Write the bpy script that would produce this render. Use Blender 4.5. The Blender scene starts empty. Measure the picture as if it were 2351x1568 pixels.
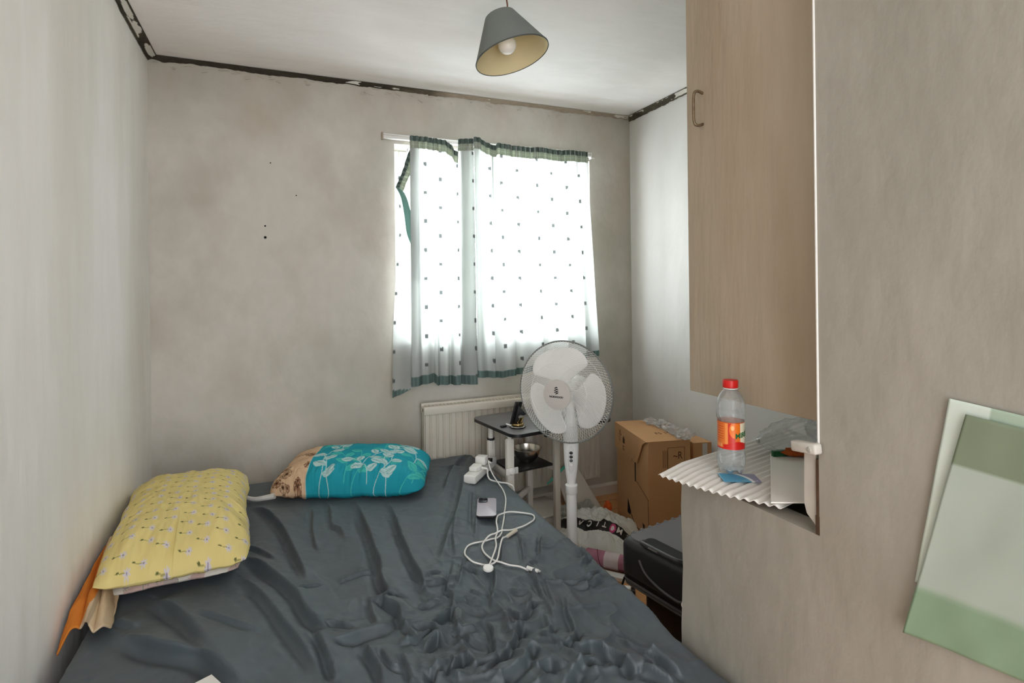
import bpy, math, random
import numpy as np
from mathutils import Vector, Matrix

S = bpy.context.scene
COL = S.collection
PI = math.pi

# ------------------------------------------------------------------ camera
cam_d = bpy.data.cameras.new('camera')
cam = bpy.data.objects.new('camera', cam_d); COL.objects.link(cam)
cam_d.sensor_width = 36.0
cam_d.lens = 36.0 * 1273.59 / 2351.0
cam_d.shift_y = -(784.0 - 657.55) / 2351.0
cam_d.clip_start = 0.02
YAW, ROLL = 0.3987, 0.0115
cam.matrix_world = (Matrix.Translation((0, 0, 1.25)) @ Matrix.Rotation(-YAW, 4, 'Z')
                    @ Matrix.Rotation(PI / 2, 4, 'X') @ Matrix.Rotation(-ROLL, 4, 'Z'))
S.camera = cam

# ------------------------------------------------------------------ view / exposure
S.view_settings.view_transform = 'Standard'
S.view_settings.look = 'None'
S.view_settings.gamma = 1.0
S.view_settings.use_curve_mapping = False
S.view_settings.exposure = 2.3
S.cycles.max_bounces = 10
S.cycles.diffuse_bounces = 6
S.cycles.transparent_max_bounces = 16
S.cycles.caustics_reflective = False
S.cycles.caustics_refractive = False
S.cycles.sample_clamp_indirect = 6.0

# ------------------------------------------------------------------ sky: bright overcast outside the window, weaker added fill from the open rear end
SKY_WINDOW, FILL_BACK = 6.0, 1.15
w = bpy.data.worlds.new('overcast_sky'); S.world = w
w.use_nodes = True
nt = w.node_tree; N = nt.nodes; L = nt.links
N.clear()
tc = N.new('ShaderNodeTexCoord'); sp = N.new('ShaderNodeSeparateXYZ')
mr = N.new('ShaderNodeMapRange'); bg = N.new('ShaderNodeBackground'); ow = N.new('ShaderNodeOutputWorld')
mr.inputs['From Min'].default_value = -0.15; mr.inputs['From Max'].default_value = 0.15
mr.inputs['To Min'].default_value = FILL_BACK; mr.inputs['To Max'].default_value = SKY_WINDOW
bg.inputs['Color'].default_value = (0.955, 0.985, 1.035, 1)
L.new(tc.outputs['Generated'], sp.inputs[0]); L.new(sp.outputs['Y'], mr.inputs['Value'])
L.new(mr.outputs[0], bg.inputs['Strength']); L.new(bg.outputs[0], ow.inputs[0])


def portal(name, loc, rot, sx, sy):
    d = bpy.data.lights.new(name, 'AREA'); d.shape = 'RECTANGLE'; d.size = sx; d.size_y = sy
    o = bpy.data.objects.new(name, d); COL.objects.link(o); o.location = loc; o.rotation_euler = rot
    d.cycles.is_portal = True
    return o


# ------------------------------------------------------------------ helpers
def lin(c):
    return tuple(((v / 255) / 12.92 if v / 255 <= 0.04045 else ((v / 255 + 0.055) / 1.055) ** 2.4) for v in c)


def linarr(a):
    a = np.asarray(a, dtype=float) / 255
    return np.where(a <= 0.04045, a / 12.92, ((a + 0.055) / 1.055) ** 2.4)


def nodes(name):
    m = bpy.data.materials.new(name); m.use_nodes = True
    t = m.node_tree
    return m, t, t.nodes, t.links, t.nodes['Principled BSDF']


def mat(name, c, rough=0.55, metal=0.0, var=0.06, scale=8.0, bump=0.0, bscale=60.0, c2=None, spec=0.4, coat=0.0):
    """procedural surface: base colour with a soft noise variation towards c2, optional noise bump"""
    m, t, n, l, p = nodes(name)
    tcn = n.new('ShaderNodeTexCoord')
    nz = n.new('ShaderNodeTexNoise'); nz.inputs['Scale'].default_value = scale; nz.inputs['Detail'].default_value = 4
    l.new(tcn.outputs['Object'], nz.inputs['Vector'])
    mx = n.new('ShaderNodeMix'); mx.data_type = 'RGBA'
    a = lin(c)
    b = lin(c2) if c2 else tuple(max(0, v * (1 - var * 2.5)) for v in a)
    mx.inputs['A'].default_value = (*a, 1); mx.inputs['B'].default_value = (*b, 1)
    l.new(nz.outputs['Fac'], mx.inputs['Factor'])
    l.new(mx.outputs['Result'], p.inputs['Base Color'])
    p.inputs['Roughness'].default_value = rough; p.inputs['Metallic'].default_value = metal
    p.inputs['Specular IOR Level'].default_value = spec
    p.inputs['Coat Weight'].default_value = coat
    if bump:
        nb = n.new('ShaderNodeTexNoise'); nb.inputs['Scale'].default_value = bscale; nb.inputs['Detail'].default_value = 3
        l.new(tcn.outputs['Object'], nb.inputs['Vector'])
        bp = n.new('ShaderNodeBump'); bp.inputs['Strength'].default_value = bump; bp.inputs['Distance'].default_value = 0.01
        l.new(nb.outputs['Fac'], bp.inputs['Height']); l.new(bp.outputs[0], p.inputs['Normal'])
    return m


def mat_print(name, rough=0.7, translucent=0.0, spec=0.3, bump=0.0, bscale=900.0, alpha=1.0):
    """a printed / woven surface: pattern colours come from the mesh's colour attribute 'print'"""
    m, t, n, l, p = nodes(name)
    at = n.new('ShaderNodeAttribute'); at.attribute_name = 'print'
    l.new(at.outputs['Color'], p.inputs['Base Color'])
    p.inputs['Roughness'].default_value = rough; p.inputs['Specular IOR Level'].default_value = spec
    if bump:
        tcn = n.new('ShaderNodeTexCoord')
        nb = n.new('ShaderNodeTexNoise'); nb.inputs['Scale'].default_value = bscale
        l.new(tcn.outputs['Object'], nb.inputs['Vector'])
        bp = n.new('ShaderNodeBump'); bp.inputs['Strength'].default_value = bump; bp.inputs['Distance'].default_value = 0.002
        l.new(nb.outputs['Fac'], bp.inputs['Height']); l.new(bp.outputs[0], p.inputs['Normal'])
    if translucent:
        tr = n.new('ShaderNodeBsdfTranslucent'); gm = n.new('ShaderNodeGamma'); gm.inputs['Gamma'].default_value = 2.5      # darker threads let far less light through
        l.new(at.outputs['Color'], gm.inputs['Color']); l.new(gm.outputs[0], tr.inputs['Color'])
        ms = n.new('ShaderNodeMixShader'); ms.inputs[0].default_value = translucent
        out = n['Material Output']
        l.new(p.outputs[0], ms.inputs[1]); l.new(tr.outputs[0], ms.inputs[2]); l.new(ms.outputs[0], out.inputs['Surface'])
    return m


def mat_clear(name, tint=(245, 248, 248), see=0.8, rough=0.12, haze=(235, 238, 238), hz=0.3):
    """thin clear plastic: mostly see-through, some gloss and some milky haze"""
    m, t, n, l, p = nodes(name)
    p.inputs['Base Color'].default_value = (*lin(haze), 1); p.inputs['Roughness'].default_value = rough
    p.inputs['Specular IOR Level'].default_value = 0.6
    tr = n.new('ShaderNodeBsdfTransparent'); tr.inputs['Color'].default_value = (*lin(tint), 1)
    gl = n.new('ShaderNodeBsdfGlossy'); gl.inputs['Roughness'].default_value = rough
    fr = n.new('ShaderNodeFresnel'); fr.inputs['IOR'].default_value = 1.4
    nz = n.new('ShaderNodeTexNoise'); nz.inputs['Scale'].default_value = 14
    tcn = n.new('ShaderNodeTexCoord'); l.new(tcn.outputs['Object'], nz.inputs['Vector'])
    mr_ = n.new('ShaderNodeMapRange'); mr_.inputs['To Min'].default_value = max(0, 1 - see - hz * .4); mr_.inputs['To Max'].default_value = min(1, 1 - see + hz * .4)
    l.new(nz.outputs['Fac'], mr_.inputs['Value'])
    m1 = n.new('ShaderNodeMixShader'); m2 = n.new('ShaderNodeMixShader'); m3 = n.new('ShaderNodeMixShader')
    tl = n.new('ShaderNodeBsdfTranslucent'); tl.inputs['Color'].default_value = (*lin(haze), 1)
    m3.inputs[0].default_value = .5; l.new(p.outputs[0], m3.inputs[1]); l.new(tl.outputs[0], m3.inputs[2])
    l.new(mr_.outputs[0], m1.inputs[0]); l.new(tr.outputs[0], m1.inputs[1]); l.new(m3.outputs[0], m1.inputs[2])
    hf = n.new('ShaderNodeMath'); hf.operation = 'MULTIPLY'; hf.inputs[1].default_value = .55
    l.new(fr.outputs[0], hf.inputs[0]); l.new(hf.outputs[0], m2.inputs[0]); l.new(m1.outputs[0], m2.inputs[1]); l.new(gl.outputs[0], m2.inputs[2])
    l.new(m2.outputs[0], n['Material Output'].inputs['Surface'])
    return m


def mat_wall(name, base, grime, brown, amount=0.5, streak=(1.2, 1.2, 0.5), seed=0.0):
    """old emulsion paint: blotchy, streaked, with grey-green damp and tan rub marks"""
    m, t, n, l, p = nodes(name)
    tcn = n.new('ShaderNodeTexCoord'); mp = n.new('ShaderNodeMapping')
    mp.inputs['Location'].default_value = (seed, seed * 2, seed * .7)
    mp.inputs['Scale'].default_value = streak
    l.new(tcn.outputs['Object'], mp.inputs['Vector'])
    n1 = n.new('ShaderNodeTexNoise'); n1.inputs['Scale'].default_value = 1.7; n1.inputs['Detail'].default_value = 6; n1.inputs['Roughness'].default_value = .6
    n2 = n.new('ShaderNodeTexNoise'); n2.inputs['Scale'].default_value = 3.1; n2.inputs['Detail'].default_value = 5
    n3 = n.new('ShaderNodeTexNoise'); n3.inputs['Scale'].default_value = 16; n3.inputs['Detail'].default_value = 5
    for q in (n1, n2, n3):
        l.new(mp.outputs[0], q.inputs['Vector'])
    r1 = n.new('ShaderNodeMapRange'); r1.inputs['From Min'].default_value = .42; r1.inputs['From Max'].default_value = .72; r1.inputs['To Max'].default_value = amount
    r2 = n.new('ShaderNodeMapRange'); r2.inputs['From Min'].default_value = .47; r2.inputs['From Max'].default_value = .75; r2.inputs['To Max'].default_value = amount * .8
    r3 = n.new('ShaderNodeMapRange'); r3.inputs['From Min'].default_value = .35; r3.inputs['From Max'].default_value = .75; r3.inputs['To Max'].default_value = .16
    l.new(n1.outputs['Fac'], r1.inputs['Value']); l.new(n2.outputs['Fac'], r2.inputs['Value']); l.new(n3.outputs['Fac'], r3.inputs['Value'])
    a = n.new('ShaderNodeMix'); a.data_type = 'RGBA'; a.inputs['A'].default_value = (*lin(base), 1); a.inputs['B'].default_value = (*lin(grime), 1)
    l.new(r1.outputs[0], a.inputs['Factor'])
    b = n.new('ShaderNodeMix'); b.data_type = 'RGBA'; b.inputs['B'].default_value = (*lin(brown), 1)
    l.new(a.outputs['Result'], b.inputs['A']); l.new(r2.outputs[0], b.inputs['Factor'])
    c = n.new('ShaderNodeMix'); c.data_type = 'RGBA'; c.inputs['B'].default_value = (*lin(grime), 1)
    l.new(b.outputs['Result'], c.inputs['A']); l.new(r3.outputs[0], c.inputs['Factor'])
    l.new(c.outputs['Result'], p.inputs['Base Color'])
    p.inputs['Roughness'].default_value = .62; p.inputs['Specular IOR Level'].default_value = .25
    bp = n.new('ShaderNodeBump'); bp.inputs['Strength'].default_value = .18; bp.inputs['Distance'].default_value = .02
    l.new(n3.outputs['Fac'], bp.inputs['Height']); l.new(bp.outputs[0], p.inputs['Normal'])
    return m


def finish(o, parent=None):
    COL.objects.link(o)
    if parent is not None:
        o.parent = parent
        o.matrix_parent_inverse = Matrix.Translation(-root_loc(parent))
    return o


def root_loc(o):
    return Vector(o['_at']) if o.type == 'EMPTY' else Vector((0, 0, 0))


def tag(o, label=None, cat=None, group=None, kind=None):
    if label: o['label'] = label
    if cat: o['category'] = cat
    if group: o['group'] = group
    if kind: o['kind'] = kind
    return o


def thing(name, label, cat, loc, group=None):
    """an Empty at the thing's base; its parts are modelled in room coordinates and parented to it"""
    o = bpy.data.objects.new(name, None); COL.objects.link(o)
    o.location = loc; o.empty_display_size = .05; o['_at'] = tuple(loc)
    return tag(o, label, cat, group)


class MB:
    """collects shapes into ONE mesh"""
    def __init__(s, xf=None):
        s.v, s.f, s.xf = [], [], xf or Matrix.Identity(4)

    def add(s, vs, fs):
        k = len(s.v); s.v += [tuple(q) for q in vs]; s.f += [tuple(i + k for i in f) for f in fs]; return s

    def box(s, c, d, rz=0.0, rot=None):
        R = rot or Matrix.Rotation(rz, 3, 'Z')
        vs = [Vector(c) + R @ Vector((x * d[0] / 2, y * d[1] / 2, z * d[2] / 2)) for x in (-1, 1) for y in (-1, 1) for z in (-1, 1)]
        return s.add(vs, [(0, 1, 3, 2), (4, 6, 7, 5), (0, 4, 5, 1), (2, 3, 7, 6), (0, 2, 6, 4), (1, 5, 7, 3)])

    def bar(s, p, q, w_, h_):
        p, q = Vector(p), Vector(q); d = q - p
        z = d.normalized(); up = Vector((0, 0, 1)) if abs(z.z) < .95 else Vector((0, 1, 0))
        x = up.cross(z).normalized(); y = z.cross(x)
        R = Matrix((x, y, z)).transposed()
        return s.box((p + q) / 2, (w_, h_, d.length), rot=R)

    def tube(s, pts, r, n=8, closed=False, caps=True):
        P = [Vector(p) for p in pts]; m = len(P); vs, fs = [], []
        T0 = (P[1] - P[0]).normalized()
        ref = Vector((0, 0, 1)) if abs(T0.z) < .9 else Vector((1, 0, 0))
        nrm = (ref - T0 * ref.dot(T0)).normalized()
        for i in range(m):
            a = P[(i - 1) % m] if closed or i > 0 else P[0]
            b = P[(i + 1) % m] if closed or i < m - 1 else P[-1]
            T = (b - a).normalized()
            nrm = (nrm - T * nrm.dot(T)).normalized(); bn = T.cross(nrm)
            rr = r[i] if hasattr(r, '__len__') else r
            vs += [P[i] + (nrm * math.cos(2 * PI * k / n) + bn * math.sin(2 * PI * k / n)) * rr for k in range(n)]
        for i in range(m if closed else m - 1):
            j = (i + 1) % m
            fs += [(i * n + k, i * n + (k + 1) % n, j * n + (k + 1) % n, j * n + k) for k in range(n)]
        if not closed and caps:
            fs += [tuple(range(n))[::-1], tuple((m - 1) * n + k for k in range(n))]
        return s.add(vs, fs)

    def lathe(s, prof, n=40, o=(0, 0, 0), R=None, cap0=True, cap1=True):
        R = R or Matrix.Identity(3); vs, fs = [], []
        for r, z in prof:
            vs += [Vector(o) + R @ Vector((r * math.cos(2 * PI * k / n), r * math.sin(2 * PI * k / n), z)) for k in range(n)]
        m = len(prof)
        for i in range(m - 1):
            fs += [(i * n + k, i * n + (k + 1) % n, (i + 1) * n + (k + 1) % n, (i + 1) * n + k) for k in range(n)]
        if cap0: fs.append(tuple(range(n))[::-1])
        if cap1: fs.append(tuple((m - 1) * n + k for k in range(n)))
        return s.add(vs, fs)

    def prism(s, poly, lo, hi, fn):
        """poly: 2D outline; fn(a, b, h) -> point; extruded between heights lo and hi"""
        n = len(poly)
        vs = [fn(a, b, lo) for a, b in poly] + [fn(a, b, hi) for a, b in poly]
        fs = [tuple(range(n))[::-1], tuple(range(n, 2 * n))] + [(i, (i + 1) % n, n + (i + 1) % n, n + i) for i in range(n)]
        return s.add(vs, fs)

    def build(s, name, m, parent=None, smooth=True, bevel=0.0, seg=2, sub=0, ang=38):
        me = bpy.data.meshes.new(name)
        me.from_pydata([tuple(s.xf @ Vector(v)) for v in s.v], [], s.f); me.validate(); me.update()
        me.materials.append(m)
        fix_normals(me)
        o = bpy.data.objects.new(name, me); finish(o, parent)
        if bevel:
            b = o.modifiers.new('bevel', 'BEVEL'); b.width = bevel; b.segments = seg; b.limit_method = 'ANGLE'; b.angle_limit = math.radians(30)
        if sub:
            q = o.modifiers.new('sub', 'SUBSURF'); q.levels = sub; q.render_levels = sub
        if smooth:
            me.polygons.foreach_set('use_smooth', [True] * len(me.polygons))
            if not sub and not bevel:
                me.set_sharp_from_angle(angle=math.radians(ang))
        return o


def fix_normals(me):
    import bmesh
    bm = bmesh.new(); bm.from_mesh(me); bmesh.ops.recalc_face_normals(bm, faces=bm.faces); bm.to_mesh(me); bm.free()


def grid(name, P, m, parent=None, colour=None, solid=0.0, smooth=True, wrap=False, offset=0.0, second=None):
    """surface through the points P[i, j]; colour[i, j] is the printed pattern in sRGB 0-255"""
    nu, nv = P.shape[:2]
    V = P.reshape(-1, 3)
    I = np.arange(nu * nv).reshape(nu, nv)
    if wrap:
        I = np.vstack([I, I[:1]])
    F = np.stack([I[:-1, :-1], I[1:, :-1], I[1:, 1:], I[:-1, 1:]], -1).reshape(-1, 4)
    C = None if colour is None else colour.reshape(-1, 3)
    if second is not None:
        V2, C2 = second
        F2 = F[:, ::-1] + len(V)
        V = np.vstack([V, V2.reshape(-1, 3)]); F = np.vstack([F, F2])
        if C is not None: C = np.vstack([C, C2.reshape(-1, 3)])
    me = bpy.data.meshes.new(name)
    me.vertices.add(len(V)); me.vertices.foreach_set('co', V.astype(np.float32).ravel())
    me.loops.add(F.size); me.loops.foreach_set('vertex_index', F.astype(np.int32).ravel())
    me.polygons.add(len(F)); me.polygons.foreach_set('loop_start', np.arange(0, F.size, 4, dtype=np.int32))
    me.polygons.foreach_set('loop_total', np.full(len(F), 4, dtype=np.int32))
    me.update(calc_edges=True); me.validate()
    if C is not None:
        at = me.color_attributes.new('print', 'FLOAT_COLOR', 'POINT')
        at.data.foreach_set('color', np.hstack([linarr(C), np.ones((len(C), 1))]).astype(np.float32).ravel())
    me.materials.append(m)
    if smooth:
        me.polygons.foreach_set('use_smooth', [True] * len(me.polygons))
    o = bpy.data.objects.new(name, me); finish(o, parent)
    if solid:
        q = o.modifiers.new('thickness', 'SOLIDIFY'); q.thickness = solid; q.offset = offset
    return o


def spline(pts, n):
    """Catmull-Rom through pts, n samples (any dimension)"""
    P = np.asarray(pts, dtype=float)
    P = np.vstack([2 * P[0] - P[1], P, 2 * P[-1] - P[-2]])
    k = len(P) - 3
    t = np.linspace(0, k - 1e-9, n); i = t.astype(int); f = (t - i)[:, None]
    a, b, c, d = P[i], P[i + 1], P[i + 2], P[i + 3]
    return .5 * (2 * b + (c - a) * f + (2 * a - 5 * b + 4 * c - d) * f ** 2 + (3 * b - a - 3 * c + d) * f ** 3)


def vnoise(x, y, seed=0, oct=4, gain=.5):
    """smooth value noise in [-1, 1]"""
    out = np.zeros(np.broadcast(x, y).shape); amp, tot = 1.0, 0.0
    for o in range(oct):
        rg = np.random.RandomState(seed * 31 + o * 7 + 1); G = rg.rand(64, 64) * 2 - 1
        X, Y = x * 2 ** o + o * 5.3, y * 2 ** o + o * 9.1
        xi, yi = np.floor(X).astype(int), np.floor(Y).astype(int); fx, fy = X - xi, Y - yi
        fx, fy = fx * fx * (3 - 2 * fx), fy * fy * (3 - 2 * fy)
        g = lambda a, b: G[a % 64, b % 64]
        out += amp * ((g(xi, yi) * (1 - fx) + g(xi + 1, yi) * fx) * (1 - fy) + (g(xi, yi + 1) * (1 - fx) + g(xi + 1, yi + 1) * fx) * fy)
        tot += amp; amp *= gain
    return out / tot


def lettering(name, body, size, m, parent, fn, extrude=0.0006, bold=False, sx=1.0):
    """text as a mesh; fn(x, y, z) maps the flat letters to room coordinates"""
    cu = bpy.data.curves.new(name, 'FONT'); cu.body = body; cu.size = size; cu.extrude = extrude
    cu.align_x = 'CENTER'; cu.align_y = 'CENTER'; cu.offset = size * .02 if bold else 0
    cu.resolution_u = 3
    t = bpy.data.objects.new(name + '_curve', cu); COL.objects.link(t)
    dg = bpy.context.evaluated_depsgraph_get(); dg.update()
    me = bpy.data.meshes.new_from_object(t.evaluated_get(dg))
    bpy.data.objects.remove(t)
    for v in me.vertices:
        v.co = Vector(fn(v.co.x * sx, v.co.y, v.co.z))
    me.materials.clear(); me.materials.append(m); me.name = name
    o = bpy.data.objects.new(name, me); return finish(o, parent)


def structure(o):
    o['kind'] = 'structure'; return o

# ================================================================== THE ROOM
XL, XR, XP, YB, H = -0.519, 2.0, 0.918, 2.858, 2.2855
Y0 = -1.3                                   # the room runs on behind the camera
WX0, WX1, WZ0, WZ1 = 0.556, 1.712, 0.968, 1.99   # window opening

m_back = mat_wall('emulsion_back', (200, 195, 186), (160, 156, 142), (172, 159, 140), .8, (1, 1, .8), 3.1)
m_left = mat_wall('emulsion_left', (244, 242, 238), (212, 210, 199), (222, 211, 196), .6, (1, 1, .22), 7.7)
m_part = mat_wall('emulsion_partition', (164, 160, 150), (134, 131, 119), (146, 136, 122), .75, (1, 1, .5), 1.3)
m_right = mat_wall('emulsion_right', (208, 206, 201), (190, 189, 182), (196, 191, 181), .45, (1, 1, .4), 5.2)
m_ceil = mat_wall('ceiling_paint', (238, 235, 232), (218, 214, 209), (228, 218, 211), .5, (.5, 1.3, 1), 2.2)
m_white = mat('white_gloss_paint', (232, 231, 226), .35, var=.05, scale=5)
m_skirt = mat('skirting_paint', (226, 216, 204), .45, var=.08, scale=6)

# floor: orange-brown laminate planks running along the room
m_floor, t_, n_, l_, p_ = nodes('laminate_planks')
tcn = n_.new('ShaderNodeTexCoord'); br = n_.new('ShaderNodeTexBrick'); mp = n_.new('ShaderNodeMapping')
mp.inputs['Rotation'].default_value = (0, 0, 0)
br.inputs['Scale'].default_value = 1.0; br.inputs['Brick Width'].default_value = 1.2; br.inputs['Row Height'].default_value = .12
br.inputs['Mortar Size'].default_value = .0015; br.inputs['Color1'].default_value = (*lin((226, 168, 112)), 1)
br.inputs['Color2'].default_value = (*lin((210, 148, 94)), 1); br.inputs['Mortar'].default_value = (*lin((96, 58, 34)), 1)
wv = n_.new('ShaderNodeTexNoise'); wv.inputs['Scale'].default_value = 6; wv.inputs['Detail'].default_value = 6
mp2 = n_.new('ShaderNodeMapping'); mp2.inputs['Scale'].default_value = (1, 14, 1)
mxn = n_.new('ShaderNodeMix'); mxn.data_type = 'RGBA'; mxn.blend_type = 'MULTIPLY'; mxn.inputs['Factor'].default_value = .3
l_.new(tcn.outputs['Object'], mp.inputs['Vector']); l_.new(mp.outputs[0], br.inputs['Vector'])
l_.new(tcn.outputs['Object'], mp2.inputs['Vector']); l_.new(mp2.outputs[0], wv.inputs['Vector'])
l_.new(br.outputs['Color'], mxn.inputs['A']); l_.new(wv.outputs['Color'], mxn.inputs['B'])
l_.new(mxn.outputs['Result'], p_.inputs['Base Color']); p_.inputs['Roughness'].default_value = .32

structure(MB().box(((XL + XR) / 2, (Y0 + YB) / 2, -.05), (XR - XL + .3, YB - Y0 + .3, .1)).build('floor', m_floor, smooth=False))
structure(MB().box(((XL + XR) / 2, (Y0 + YB) / 2, H + .05), (XR - XL + .3, YB - Y0 + .3, .1)).build('ceiling', m_ceil, smooth=False))
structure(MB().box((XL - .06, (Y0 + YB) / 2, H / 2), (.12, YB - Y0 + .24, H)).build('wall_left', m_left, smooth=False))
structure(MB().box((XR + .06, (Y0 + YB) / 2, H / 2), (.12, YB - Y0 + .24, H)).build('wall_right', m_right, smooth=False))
TB = .26
wb = MB()
for (x0, x1, z0, z1) in ((XL, WX0, 0, H), (WX1, XR, 0, H), (WX0, WX1, 0, WZ0), (WX0, WX1, WZ1, H)):
    wb.box(((x0 + x1) / 2, YB + TB / 2, (z0 + z1) / 2), (x1 - x0, TB, z1 - z0))
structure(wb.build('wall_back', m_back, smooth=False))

# partition: full height near the camera, then a low wall whose top carries the alcove
PT = .055
YF, YE, ZL = 0.727, 1.113, 0.782
wp = MB()
outline = [(Y0, 0), (YE, 0), (YE + .002, .40), (YE - .006, .55), (YE - .001, .70), (YE - .006, ZL - .012), (YE - .012, ZL), (YF, ZL), (YF, H), (Y0, H)]
wp.prism(outline, XP, XP + PT, lambda a, b, h: (h, a, b))
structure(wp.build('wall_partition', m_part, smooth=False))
structure(MB().box(((XP + PT + XR) / 2, YF - .014, H / 2), (XR - XP - PT, .026, H)).build('wall_alcove', m_right, smooth=False))
# slim proud edge where the tall part ends beside the cupboard door
structure(MB().box((XP - .0005, YF - .0005, (ZL + .16 + H) / 2), (.004, .0035, H - ZL - .16)).build('trim_1', m_white, smooth=False, bevel=.001))

# skirting along the back wall
sk = MB()
sk.prism([(0, 0), (.016, 0), (.016, .052), (.010, .062), (0, .064)], XL, XR, lambda a, b, h: (h, YB - a, b))
structure(sk.build('baseboard_back', m_skirt, smooth=False))
sk = MB()
sk.prism([(0, 0), (.016, 0), (.016, .052), (.010, .062), (0, .064)], 1.13, YB - .017, lambda a, b, h: (XR - a, h, b))
structure(sk.build('baseboard_right', m_skirt, smooth=False))

# ragged scar where the coving was pulled off: bare dark plaster with crumbs of old paint
def scar(name, P0, P1, wall_n, drop, out, seed, white):
    n = 420
    t = np.linspace(0, 1, n)
    base = np.array(P0)[None] * (1 - t)[:, None] + np.array(P1)[None] * t[:, None]
    ln = np.linalg.norm(np.array(P1) - np.array(P0))
    jag = vnoise(t * ln * 14, t * 0 + seed, seed, 5, .65)
    jag2 = vnoise(t * ln * 5, t * 0 + 3 + seed, seed + 4, 3)
    wn = np.array(wall_n)
    rows = []
    k = 15
    for j in range(k):
        s = j / (k - 1)
        d = drop * (1 + .45 * jag + .25 * jag2) * (1 - s)
        q = base + wn[None] * (out * s + .0025)
        q = q - np.array([0, 0, 1])[None] * (d + .0015)[:, None]
        rows.append(q)
    P = np.stack(rows, 1)
    S_ = np.linspace(0, 1, k)[None, :] + 0 * t[:, None]
    T_ = t[:, None] * ln + 0 * S_
    blot = vnoise(T_ * 9, S_ * .8 + seed, seed + 9, 4)
    fine = vnoise(T_ * 40, S_ * 6, seed + 3, 3)
    dark = np.array([52, 47, 36.]); tan = np.array([150, 137, 120.]); wht = np.array([206, 202, 192.])
    mixt = np.clip((T_ / ln - .42) * 7 + .4 * blot, 0, 1)[..., None] if seed == 2 else np.clip(.25 + .5 * blot, 0, 1)[..., None] * (.5 if seed == 1 else .9)
    C = dark * (1 - mixt) + tan * mixt + 16 * fine[..., None]
    patch = ((blot > white) & (S_ > .25) & (S_ < .9))[..., None]
    C = np.where(patch, wht, C)
    if seed == 1:                                   # oval crumbs of white paint left in the corner
        yy = P0[1] + T_
        for y_, l_o, w_o in ((2.775, .075, .26), (2.57, .034, .30), (2.52, .022, .22), (2.40, .085, .26), (2.10, .06, .22)):
            C = np.where((((yy - y_) / l_o) ** 2 + ((S_ - .58) / w_o) ** 2 < 1)[..., None], wht, C)
    return structure(grid(name, P, mat_print(name + '_plaster', .9, bump=.4, bscale=120), None, np.clip(C, 0, 255)))

scar('trim_2', (XL, Y0, H), (XL, YB, H), (1, 0, 0), .020, .034, 1, .13)
scar('trim_3', (XL, YB, H), (XR, YB, H), (0, -1, 0), .020, .012, 2, .30)
scar('trim_4', (XR, YB, H), (XR, 1.0, H), (-1, 0, 0), .026, .016, 5, .16)
# flakes of lifted paint below the back scar
rng = random.Random(4)
fl = MB()
for i in range(70):
    x = XL + .03 + (i % 35) / 35 * 2.4 * (rng.random() * .2 + .85); z = H - .026 - rng.random() ** 2 * .035
    a = rng.uniform(-.5, .5); w_, h_ = rng.uniform(.008, .03), rng.uniform(.004, .011)
    R = Matrix.Rotation(rng.uniform(-.5, .1), 3, 'X') @ Matrix.Rotation(a, 3, 'Y')
    fl.box((x, YB - .003, z), (w_, .0016, h_), rot=R)
structure(fl.build('trim_5', m_back, smooth=False))
# hairline crack across the ceiling
ck = spline([(.47, 1.30, H - .0006), (.50, 1.42, H - .0006), (.49, 1.50, H - .0006), (.53, 1.66, H - .0006), (.52, 1.78, H - .0006)], 40)
ck[:, 0] += .004 * vnoise(np.arange(40) * .8, np.zeros(40), 8)
structure(MB().tube(ck, .0012, 4).build('trim_6', mat('crack_shadow', (150, 146, 138), .9)))

# plug holes left in the back wall
ph = mat('raw_hole', (20, 18, 16), .95)
for (x, z, r) in ((-.054, 1.494, .0062), (-.054, 1.548, .004), (.084, 1.699, .003), (-.028, 1.847, .003)):
    R = Matrix.Rotation(PI / 2, 3, 'X')
    o = MB().lathe([(r * .75, -.0002), (r, .0006), (r * .6, .0010), (r * .25, .0004)], 14, (x, YB, z), R).build('screw_hole', ph)
    big = r > .005
    tag(o, {1.494: 'largest dark screw hole in the back wall, lowest of the pair left of the curtain', 1.548: 'small dark hole just above the largest one in the back wall',
            1.699: 'tiny hole in back wall nearest the curtain', 1.847: 'tiny hole in back wall, highest of them'}[z], 'screw hole', 'screw holes in the back wall')

# white board left standing at the alcove's near end, with an open crack beside it
pst = MB()
pst.prism([(.737, ZL + .012), (.758, ZL + .03), (.764, ZL + .05), (.762, .935), (.737, .940)], XP + .004, XP + .022, lambda a, b, h: (h, a, b))
structure(pst.build('trim_7', mat('old_white_post', (205, 200, 190), .55, var=.12, scale=20), smooth=False, bevel=.002))
structure(MB().box((XP + .0006, .7300, .855), (.0026, .005, .135)).box((XP + .0006, .7305, .800), (.003, .008, .035)).build('trim_8', mat('dark_crack', (40, 34, 28), .95, c2=(96, 70, 48), scale=40), smooth=False))

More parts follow.
